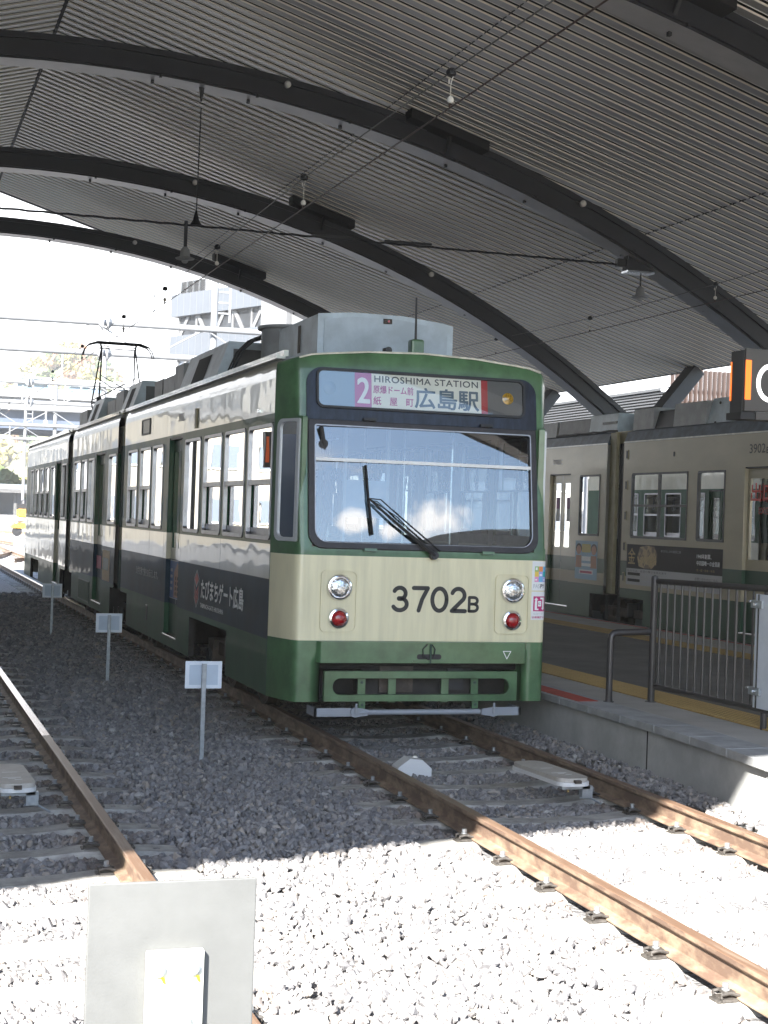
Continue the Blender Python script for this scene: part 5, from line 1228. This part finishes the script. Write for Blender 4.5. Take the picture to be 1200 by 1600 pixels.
for (ys, nm) in ((10.95, 'near'), (-3.95, 'rear'), (25.95, 'far')):
    if ys != 10.95: continue
    t = root('span_wire', (0, ys, 6.23), 'twisted black tie rod stretched between the legs of the second rib', 'span wire')
    b = MB(); P = []; y = ys+.25
    for k in range(160):
        x = -11.2+18.5*k/159; P.append((x, y+.006*math.cos(k*1.9), 6.235+.006*math.sin(k*1.9)))
    b.tube(P, .019, RIB, 6); b.build('tie_rod', t)
    b = MB(); b.beam((1.9, y, 6.25), (2.6, y, 6.26), .07, .05, RIB); b.build('turnbuckle', t, bevel=.01); b = MB(); b.beam((3.1, y, 6.265), (3.9, y, 6.275), .09, .04, RIB); b.build('turnbuckle', t, bevel=.01)
    b = MB(); b.box(7.2, 7.36, y-.05, y+.05, 6.20, 6.33, RIB); b.prism([(7.35, 6.13), (7.95, 6.13), (7.65, 6.50), (7.38, 6.45)], (0, y-.08, 0), XA, ZA, (0, .16, 0), RIB); b.build('anchor_bracket', t)
    b = MB(); b.box(7.32, 7.82, y-.20, y+.05, 6.095, 6.125, BRIGHT); b.build('anchor_plate', t)
    b = MB(); b.tube([(.08, y, 8.05), (.06, y, 6.25)], .010, RIB, 6); b.build('hanger_rod', t)
    b = MB(); b.lathe((.08, y, 7.95), ZA, [(.012, .2), (.045, .42), (.055, .56)], RIB, 10); b.build('hanger_cone', t, smooth=True); b = MB(); b.lathe((.06, y, 6.24), ZA, [(.10, 0), (.08, .03), (.05, .08), (.015, .22)], RIB, 12); b.build('hanger_cone', t, smooth=True)
    for xx in (-.09, 7.66):
        b = MB(); b.tube([(xx, y, 6.30 if xx < 1 else 6.1), (xx, y, 5.86)], .028 if xx < 1 else .015, RIB, 8); b.build('drop_rod', t)
        b = MB(); b.lathe((xx, y, 5.65), ZA, [(.03, 0), (.05, .02), (.05, .04), (.14, .06), (.15, .075), (.08, .10), (.07, .2), (.03, .25)], BOXG, 16); b.build('insulator', t, smooth=True)

# ------------------------------------------------------------ overhead line gantries in the sun
def gantry(y, label, zt=8.62, zb=7.50):
    t = root('gantry', (0, y, 0), label, 'gantry', 'white tubular gantries over the tracks')
    for z in (zt, zb):
        b = MB(); b.tube([(-16, y, z-.12), (14, y, z+.10)], .115, GANT, 12); b.build('beam', t, smooth=True)
        b = MB(); b.lathe((3.0, y, z+.03), XA, [(.12, 0), (.30, .16), (.30, .18), (.12, .22), (.12, .30), (.30, .34), (.30, .36), (.12, .5)], GANT, 8); b.build('flange', t)
    for xx, zz in ((7.35, 10.5), (-9., 9.6)):
        b = MB(); b.tube([(xx, y+.25, -.2), (xx, y+.25, zz)], .13, GANT, 12); b.build('column', t, smooth=True)
    x = -15.5; s = 1
    while x < 13:
        b = MB(); b.tube([(x, y, zb if s > 0 else zt), (x+1.9, y, zt if s > 0 else zb)], .032, GANT, 6); b.build('brace', t); x += 1.9+.15; s = -s
    b = MB()
    for z in (9.3, 9.7, 10.1): b.box(7.45, 7.95, y+.2, y+.3, z, z+.06, GANT)
    b.box(7.9, 7.96, y+.2, y+.3, 9.0, 10.3, GANT); b.build('ladder', t)
    b = MB(); b.tube([(5.0, y, zt+.1), (5.0, y, zt+1.7)], .06, GANT, 8); b.tube([(4.2, y, zb-.1), (4.2, y, zb-1.0)], .05, GANT, 8); b.lathe((4.2, y, zb-1.2), ZA, [(.05, 0), (.12, .05), (.10, .25), (.05, .3)], WHT, 10); b.build('insulator_arm', t, smooth=True)
    return t
g0 = gantry(45, 'nearest white tube gantry, crossing behind the raised pantograph')
for y, lb in ((75, 'second white tube gantry, below the nearest one in front of the wooded hill'), (100, 'third white tube gantry in front of the concrete overpass'), (124, 'farthest white tube gantry, under the overpass')): dup(g0, (0, y-45, 0), None, lb)

# ------------------------------------------------------------ beyond: overpass, hill, buildings
PALE = M('pale_concrete', (.17, .173, .18), .8, var=.06, vs=.4); GIRD = M('girder_blue_grey', (.06, .08, .12), .6, var=.15, vs=.3)
t = root('overpass', (10, 150, 0), 'long concrete overpass with dark girders and railing behind the gantries', 'bridge')
b = MB(); b.box(-70, 60, 148, 166, 11.5, 13.1, PALE); b.box(-70, 60, 147.6, 148, 12.7, 13.5, PALE); b.build('deck', t)
b = MB()
for k in range(5): b.box(-70, 60, 149+k*3.6, 149.7+k*3.6, 9.6, 11.49, GIRD)
b.build('girder', t)
for xx in (-38, -10, 30):
    b = MB(); b.box(xx-1.2, xx+1.2, 152, 162, -.3, 9.59, PALE); b.build('pier', t)
b = MB(); x = -70
while x < 60: b.box(x-.05, x+.05, 147.7, 147.9, 13.5, 14.7, WHT); x += 1.6
b.box(-70, 60, 147.7, 147.9, 14.65, 14.78, WHT); b.box(-70, 60, 147.75, 147.85, 14.1, 14.18, WHT); b.build('railing', t)
# vehicles crossing the overpass
CARB = M('car_paint_blue_grey', (.12, .17, .24), .3, coat=.6); CARW = M('car_paint_white', (.7, .7, .7), .3, coat=.6); CG = M('car_window', (.02, .03, .04), .1)
def car(x, y, z, m, label, van=False):
    t = root('car', (x, y, z), label, 'car', 'vehicles on the overpass'); L_, H_ = (4.4, 1.45) if not van else (4.8, 1.9)
    b = MB(); b.prism([(-L_/2, .3), (L_/2, .3), (L_/2, .8), (L_*.32, .92), (L_*.2, H_), (-L_*.32, H_), (-L_*.46, .95), (-L_/2, .85)], (x, y-.85, z), XA, ZA, (0, 1.7, 0), m); b.build('body', t, bevel=.06)
    b = MB(); b.prism([(L_*.27, .95), (L_*.18, H_-.1), (-L_*.29, H_-.1), (-L_*.38, .95)], (x, y-.86, z), XA, ZA, (0, 1.72, 0), CG); b.build('window', t)
    for s in (-.3, .3):
        b = MB(); b.lathe((x+L_*s, y-.88, z+.33), (0, 1, 0), [(.33, 0), (.33, .2)], BLACK, 16); b.build('wheel', t)
car(15.5, 151, 13.1, CARB, 'blue grey car on the overpass behind the railing'); car(10.5, 151.5, 13.1, CARB, 'dark van on the overpass in front of the hill', True); car(20.5, 151, 13.1, CARW, 'white car at the right end of the visible overpass')
# hill
b = MB(); NXh, NYh = 60, 24; vs = []
def hz(x, y):
    h = 35*math.exp(-((x-42)/24)**2-((y-430)/60)**2) + 22*math.exp(-((x-70)/40)**2-((y-470)/70)**2) + 12*math.exp(-((x+60)/120)**2-((y-560)/80)**2)
    return h-1.5
for j in range(NYh+1):
    for i in range(NXh+1):
        x = -160+420*i/NXh; y = 330+300*j/NYh; vs.append((x, y, hz(x, y)))
b.add(vs, [(j*(NXh+1)+i, j*(NXh+1)+i+1, (j+1)*(NXh+1)+i+1, (j+1)*(NXh+1)+i) for j in range(NYh) for i in range(NXh)], M('hill_soil', (.10, .10, .06), .95))
tag(b.build('hill', smooth=True), None, None, kind='structure')
def leafmat(n, a, c): return M(n, a, .8, col2=c, vs=.5, lo=.35, hi=.65)
LG = [leafmat('leaves_green', (.05, .09, .03), (.12, .16, .05)), leafmat('leaves_yellow', (.18, .17, .05), (.34, .28, .09)), leafmat('leaves_rust', (.20, .10, .05), (.34, .18, .10)), leafmat('leaves_pine', (.03, .06, .035), (.07, .11, .05))]
def leafcloud(b, c, r, n, s, m):
    c = np.array(c); d = rng.normal(size=(n, 3)); d /= np.linalg.norm(d, axis=1)[:, None]; rr = r*(rng.random(n)**.45)[:, None]
    P = c + d*rr*np.array([1, 1, .8]); vs = []; fs = []
    k = b.mi(m); b0 = len(b.v)
    for i, p in enumerate(P):
        a = rng.normal(size=3); a /= np.linalg.norm(a); q_ = np.cross(a, rng.normal(size=3)); q_ /= np.linalg.norm(q_); w = s*rng.uniform(.6, 1.3)
        for (u, v) in ((-1, -.6), (1, -.6), (.7, .8), (-.7, .8)): b.v.append(tuple(p + a*u*w + q_*v*w))
        b.f.append([b0+4*i, b0+4*i+1, b0+4*i+2, b0+4*i+3]); b.m.append(k)
b = MB()
for k in range(210):
    x = rng.uniform(14, 78); y = rng.uniform(372, 440); z = hz(x, y)
    if z < 6: continue
    m = LG[int(rng.choice([0, 0, 1, 1, 2, 2, 3, 1]))]; r = rng.uniform(2.0, 3.6)
    leafcloud(b, (x, y, z+r*.7), r, 70, .62, m)
tag(b.build('hill_wood', recalc=False), 'hillside wood in green, yellow and rust autumn colours beyond the overpass', 'wood', kind='stuff')
b = MB()
for k in range(70):
    x = rng.uniform(-12, 45); y = rng.uniform(172, 185); leafcloud(b, (x, y, 2+rng.uniform(0, 2.5)), 2.4, 60, .5, LG[int(rng.choice([0, 1, 0]))])
tag(b.build('far_shrubbery', recalc=False), 'pale green shrubbery seen through under the overpass', 'shrubbery', kind='stuff')
# office building with braced window strips
BF = M('facade_panel', (.070, .079, .093), .5, var=.04, vs=.3); BW = M('facade_white', (.125, .128, .134), .6); BGL = M('facade_glass', (.10, .12, .15), .15, coat=.6); BGL2 = M('facade_blind', (.022, .025, .03), .6, var=.5, vs=.8)
ob = root('office_building', (18.84, 120, 0), 'pale panelled office building with braced window strips rising behind the tram roof', 'building')
D = Vector((.397, -.918, 0)); Nn = Vector((-.918, -.397, 0)); A = Vector((18.84, 120, 0))
def fbox(b, t0, t1, z0, z1, d0, d1, m):
    c = A + D*((t0+t1)/2) + Nn*((d0+d1)/2); c.z = (z0+z1)/2; b.obox(c, D*(t1-t0)/2, Nn*(d1-d0)/2, (0, 0, (z1-z0)/2), m)
b = MB(); fbox(b, .3, 30, -.3, 19.6, -16, -.6, BGL2); fbox(b, 13.2, 16.5, -.3, 22.6, -10, .25, BW); fbox(b, 16.6, 22, -.3, 21.5, -12, -.2, BW); b.build('core', ob)
for k in range(5):
    z0 = 18.35-3.55*k; b = MB(); fbox(b, 0, 13.2, z0, z0+1.9, -.6, 0, BF)
    for j in range(14): fbox(b, j*.95-.015, j*.95+.015, z0, z0+1.9, 0, .012, BW)
    fbox(b, 0, .0+.35, z0, z0+1.9, -14, -.59, BF); b.build('facade_band', ob)
    z1 = z0-1.65; b = MB(); fbox(b, .4, 13.2, z1, z0, -.62, -.50, BGL if k else BGL2); w_ = b.build('window_strip', ob)
    b = MB()
    for j in range(5):
        t0 = .6+2.6*j; fbox(b, t0, t0+.18, z1, z0, -.49, -.36, BW)
        a0 = A + D*(t0+.3) + Nn*-.42; a1 = A + D*(t0+1.5) + Nn*-.42; b.beam((a0.x, a0.y, z1), (a1.x, a1.y, z0), .12, .34, BW) if j % 2 == 0 else b.beam((a0.x, a0.y, z0), (a1.x, a1.y, z1), .12, .34, BW)
    b.build('brace', w_)
b = MB()
for j in range(5): fbox(b, 1+j*.9, 1.06+j*.9, 20.25, 21.4, -.3, -.24, BW)
fbox(b, 1, 4.7, 21.35, 21.42, -.3, -.24, BW); fbox(b, 1, 4.7, 20.25, 21.3, -.29, -.27, glass('rail_glass', (.7, .85, .88), 1.5)); b.build('roof_railing', ob)
# station building behind the right-hand tracks
sb_ = root('station_building', (18, 25, 0), 'pale station wall with louvres and upright fins beyond the far tram', 'building')
b = MB(); b.box(17.3, 30, 27.3, 90, -.3, 4.6, M('station_wall', (.16, .175, .19), .5, var=.1, vs=.5)); b.box(17.28, 17.3, 27.3, 90, 1.0, 1.15, BOXD); b.build('wall', sb_); LOUV = M('louvre_grey', (.075, .078, .082), .6)
b = MB()
for k in range(13): b.box(17.0, 17.1, 27.2, 90, 4.7+k*.085, 4.74+k*.085, LOUV)
b.box(17.11, 17.2, 27.2, 90, 4.6, 5.84, BOXD); b.box(16.95, 17.25, 27.2, 90, 5.80, 5.88, LOUV); b.build('louvre', sb_)
b = MB()
for k in range(34): b.box(16.8+k*.15, 16.86+k*.15, 26.9, 27.05, .2, 6.35, M('fin_brown', (.05, .032, .026), .6) if k == 0 else b.mats[0])
b.tube([(16.6, 27.15, 5.75), (22, 27.15, 5.75)], .06, WHT, 8); b.tube([(16.6, 27.15, 5.45), (22, 27.15, 5.45)], .04, WHT, 8); b.build('fin', sb_)
b = MB()
for k in range(10): b.box(17.22, 17.27, 28+k*5.0, 31.4+k*5, 1.3, 4.2, BRIGHT if k % 2 else GLSIDE)
b.build('window', sb_)
b = MB(); b.box(9.75, 17.2, -40, 60, -.9, .26, PALE); tag(b.build('added_platform_right'), None, None, kind='structure')  # added block, hides the sunlit ground seen beneath the far tram
ws_ = root('added_reflection_building', (-21, 20, 0), 'unseen beige building added for the corner window to reflect', 'building')  # added out of view to dull the reflection in the corner window
b = MB(); b.box(-34, -19, -30, 62, -.3, 8.5, M('added_beige_wall', (.24, .215, .17), .7, var=.2, vs=.3)); b.build('wall', ws_)
for k in range(14):
    b = MB(); b.box(-18.98, -18.95, -28+k*6.2, -24+k*6.2, 1.0, 3.6, BGL); b.build('window', ws_)
# what the polished side of the tram reflects: the other platform and the town to the left
lp_ = MB(); lp_.box(-14, -5.5, -10, 60, -.9, .30, PALE); lp_.box(-5.6, -5.42, -10, 60, .24, .302, LIPM); tag(lp_.build('platform_left'), None, None, kind='structure')
def house(x, y, w, d, h, floors, m, label):
    t = root('building', (x, y, 0), label, 'building', 'town buildings beyond the left platform')
    b = MB(); b.box(x-w/2, x+w/2, y-d/2, y+d/2, -.3, h, m); b.box(x-w/2-.2, x+w/2+.2, y-d/2-.2, y+d/2+.2, h, h+.5, PALE); b.build('wall', t)
    for f_ in range(floors):
        z = 1.2+f_*(h-1)/floors
        for s in range(max(2, int(w/3.2))):
            u = x-w/2+1.0+s*3.2; b = MB(); b.box(u, u+1.8, y-d/2-.04, y-d/2, z, z+1.5, BGL); b.box(u-.08, u+1.88, y-d/2-.10, y-d/2-.041, z-.08, z, WHT); b.build('window', t)
HM = [M('render_cream', (.24, .22, .18), .8), M('render_white', (.34, .34, .33), .8), M('tile_brown', (.12, .08, .06), .7), M('render_grey', (.14, .15, .16), .8)]
for i, (x, y, w, d, h, fl) in enumerate([(-18, 92, 13, 10, 8, 2), (-34, 110, 17, 12, 14, 4), (-52, 100, 18, 12, 10, 3), (-22, 140, 22, 10, 17, 5), (-70, 135, 18, 14, 19, 5), (-9.0, 112, 9, 8, 8, 2)]):
    house(x, y, w, d, h, fl, HM[i % 4], ['cream two storey building beyond the left platform', 'white four storey block beyond the left platform', 'brown tiled building at the far left of the yard', 'tall grey block behind the white one', 'cream five storey block farthest to the left', 'low white building beside the far track'][i])
# hanging sign over the left platform, low fence, far shelter, yellow machine
t = root('hanging_sign', (-5.6, 17, 3.2), 'dark sign with orange strip and letter D over the left platform', 'sign')
b = MB(); b.box(-6.3, -5.1, 16.9, 17.1, 2.75, 3.45, SIGNG); f_ = b.build('face', t, bevel=.01)
for yy, sgn in ((16.895, 1),): text('letter', 'D', (-5.85, yy, 2.9), XA, ZA, .32, .4, GLYPH, f_, off=.01)
b = MB(); b.box(-5.2, -5.12, 16.86, 16.895, 2.85, 3.35, emis('orange_sign_dim', (.6, .1, .02), .05)); b.build('orange_strip', t); b = MB(); b.box(-5.75, -5.7, 16.98, 17.02, 3.45, 8.6, RIB); b.build('drop_rod', t)
t = root('low_fence', (2, 84, 0), 'low white post and rail fence beside the far sunlit track', 'fence')
for k in range(16):
    b = MB(); b.box(-3+k*1.1, -2.9+k*1.1, 84+k*.2, 84.1+k*.2, -.2, 1.0, WHT); b.build('post', t)
b = MB(); b.beam((-3, 84, .95), (14, 87, .95), .06, .10, WHT); b.beam((-3, 84, .4), (14, 87, .4), .06, .08, WHT); b.build('rail', t)
t = root('shelter', (-4, 140, 0), 'far platform shelter with grey roof and arched bays', 'shelter')
b = MB(); b.box(-30, 9, 138, 144, 3.3, 3.8, M('shelter_roof', (.16, .18, .22), .6)); b.box(-30, 9, 137.9, 138, 3.0, 3.35, BOXD); b.build('roof', t)
for k in range(9):
    b = MB(); b.box(-29+k*4.6, -28.7+k*4.6, 139, 139.3, -.2, 3.3, BOXD); b.build('post', t)
b = MB(); b.box(-30, 9, 143.5, 143.8, -.2, 3.3, PALE); b.box(-30, 9, 136, 144, -.3, .9, PALE); b.build('back_wall', t)
t = root('track_machine', (4.2, 86, 0), 'small yellow track machine with a black top beyond the tail of the tram', 'machine')
YM = M('machine_yellow', (.62, .36, .03), .5); b = MB(); b.box(3.75, 4.9, 85.2, 86.4, 1.15, 1.62, YM); b.box(3.78, 4.88, 85.3, 86.3, .75, 1.149, BOXG); b.prism([(3.3, .45), (4.95, .45), (4.95, .75), (3.6, .75)], (0, 85, 0), XA, ZA, (0, 1.3, 0), YM); b.build('body', t, bevel=.04)
b = MB(); b.box(3.7, 4.8, 85.4, 86.2, 1.621, 1.95, BLACK); b.lathe((4.1, 85.7, 1.95), ZA, [(.2, 0), (.15, .2), (.05, .25)], BLACK, 12); b.build('engine_cover', t)
for s in (3.7, 4.6):
    b = MB(); b.lathe((s, 85.1, .25), YA, [(.3, 0), (.3, .12)], BLACK, 16); b.build('wheel', t)
# street lamp and pole beyond the tail
for (x, y, h, lb) in ((-1.0, 96, 11, 'slim white pole left of the tail of the front tram'), (3.1, 112, 12, 'taller white pole beside the yellow track machine')):
    t = root('line_pole', (x, y, 0), lb, 'pole', 'white poles beyond the tail of the tram')
    b = MB(); b.tube([(x, y, -.3), (x, y, h)], [.28, .2], GANT, 10); b.build('shaft', t, smooth=True)
    b = MB(); b.tube([(x-1.2, y, h-1), (x+1.2, y, h-1)], .06, GANT, 6); b.lathe((x+1, y, h-1.3), ZA, [(.1, 0), (.1, .3)], WHT, 8); b.build('cross_arm', t)

# ------------------------------------------------------------ behind the camera: what the windshield reflects
t = root('station_hall', (30, -60, 0), 'curved grey roofed station hall behind the photographer', 'building')
b = MB(); vs = []; N = 24
for y in (-75, -52):
    for i in range(N+1):
        a = math.pi*(.08+.84*i/N); vs.append((30-26*math.cos(a), y, 3+12.5*math.sin(a)))
b.add(vs, [(i, i+1, N+1+i+1, N+1+i) for i in range(N)], ROOFT); b.box(-4, 52, -74, -56, -.3, 9, PALE); b.build('roof', t)

# ------------------------------------------------------------ driver
t = root('person', (-.80, 1.0, .76), 'dark-haired person seated in the cab behind the left corner window, head bowed', 'person')
SK = M('skin', (.45, .27, .19), .6); HR = M('dark_hair', (.018, .014, .012), .6); UN = M('navy_uniform', (.03, .04, .07), .8)
def skinned(name, pts, edges, rad, mat, parent, root_i=0):
    me = bpy.data.meshes.new(name); o0 = Vector(parent['_o']); me.from_pydata([tuple(Vector(p)-o0) for p in pts], edges, []); o = bpy.data.objects.new(name, me); COL.objects.link(o); o.parent = parent; o['_o'] = list(o0)
    md = o.modifiers.new('skin', 'SKIN')
    for i, r_ in enumerate(rad): me.skin_vertices[0].data[i].radius = (r_, r_) if not isinstance(r_, tuple) else r_
    me.skin_vertices[0].data[root_i].use_root = True
    s = o.modifiers.new('sub', 'SUBSURF'); s.levels = s.render_levels = 2; me.materials.append(mat)
    return o
cx0, cy0 = -.86, 1.02
pts = [(cx0, cy0+.05, 1.22), (cx0, cy0+.04, 1.42), (cx0, cy0+.02, 1.62), (cx0, cy0, 1.74), (cx0, cy0-.03, 1.80), (cx0, cy0-.07, 1.90), (cx0, cy0-.09, 1.97),
       (cx0-.17, cy0+.02, 1.60), (cx0-.22, cy0-.08, 1.38), (cx0-.14, cy0-.30, 1.34), (cx0+.17, cy0+.02, 1.60), (cx0+.23, cy0-.08, 1.38), (cx0+.13, cy0-.30, 1.34),
       (cx0-.10, cy0-.02, 1.18), (cx0-.11, cy0-.42, 1.20), (cx0-.11, cy0-.46, .82), (cx0+.10, cy0-.02, 1.18), (cx0+.11, cy0-.42, 1.20), (cx0+.11, cy0-.46, .82)]
skinned('body', pts, [(0, 1), (1, 2), (2, 3), (3, 4), (4, 5), (5, 6), (2, 7), (7, 8), (8, 9), (2, 10), (10, 11), (11, 12), (0, 13), (13, 14), (14, 15), (0, 16), (16, 17), (17, 18)],
        [.14, .14, .13, .06, .055, .085, .07, .065, .045, .035, .065, .045, .035, .09, .07, .05, .09, .07, .05], SK, t)
b = MB(); b.lathe((cx0, cy0+.04, 1.16), ZA, [(.16, 0), (.17, .15), (.185, .35), (.14, .50), (.07, .56)], UN, 20)
for s in (-1, 1): b.tube([(cx0+s*.15, cy0+.02, 1.60), (cx0+s*.225, cy0-.08, 1.38), (cx0+s*.14, cy0-.26, 1.345)], [.078, .06, .048], UN, 12)
b.build('jacket', t, smooth=True)
b = MB(); b.lathe((cx0, cy0-.055, 1.885), (0, -.25, 1), [(.088, 0), (.104, .04), (.098, .10), (.06, .145), (.01, .16)], HR, 18); b.build('hair', t, smooth=True)

# ------------------------------------------------------------ haze
hm = bpy.data.materials.new('haze'); hm.use_nodes = True; n_ = hm.node_tree.nodes; n_.clear(); o_ = n_.new('ShaderNodeOutputMaterial'); pv = n_.new('ShaderNodeVolumePrincipled')
pv.inputs['Color'].default_value = (.98, .98, .98, 1); pv.inputs['Density'].default_value = .0005; pv.inputs['Anisotropy'].default_value = .0
hm.node_tree.links.new(pv.outputs['Volume'], o_.inputs['Volume'])
b = MB(); b.box(-1600, 1600, -1600, 2600, -2.2, 46, hm); hz_ = b.build('haze'); tag(hz_, None, None, kind='stuff')
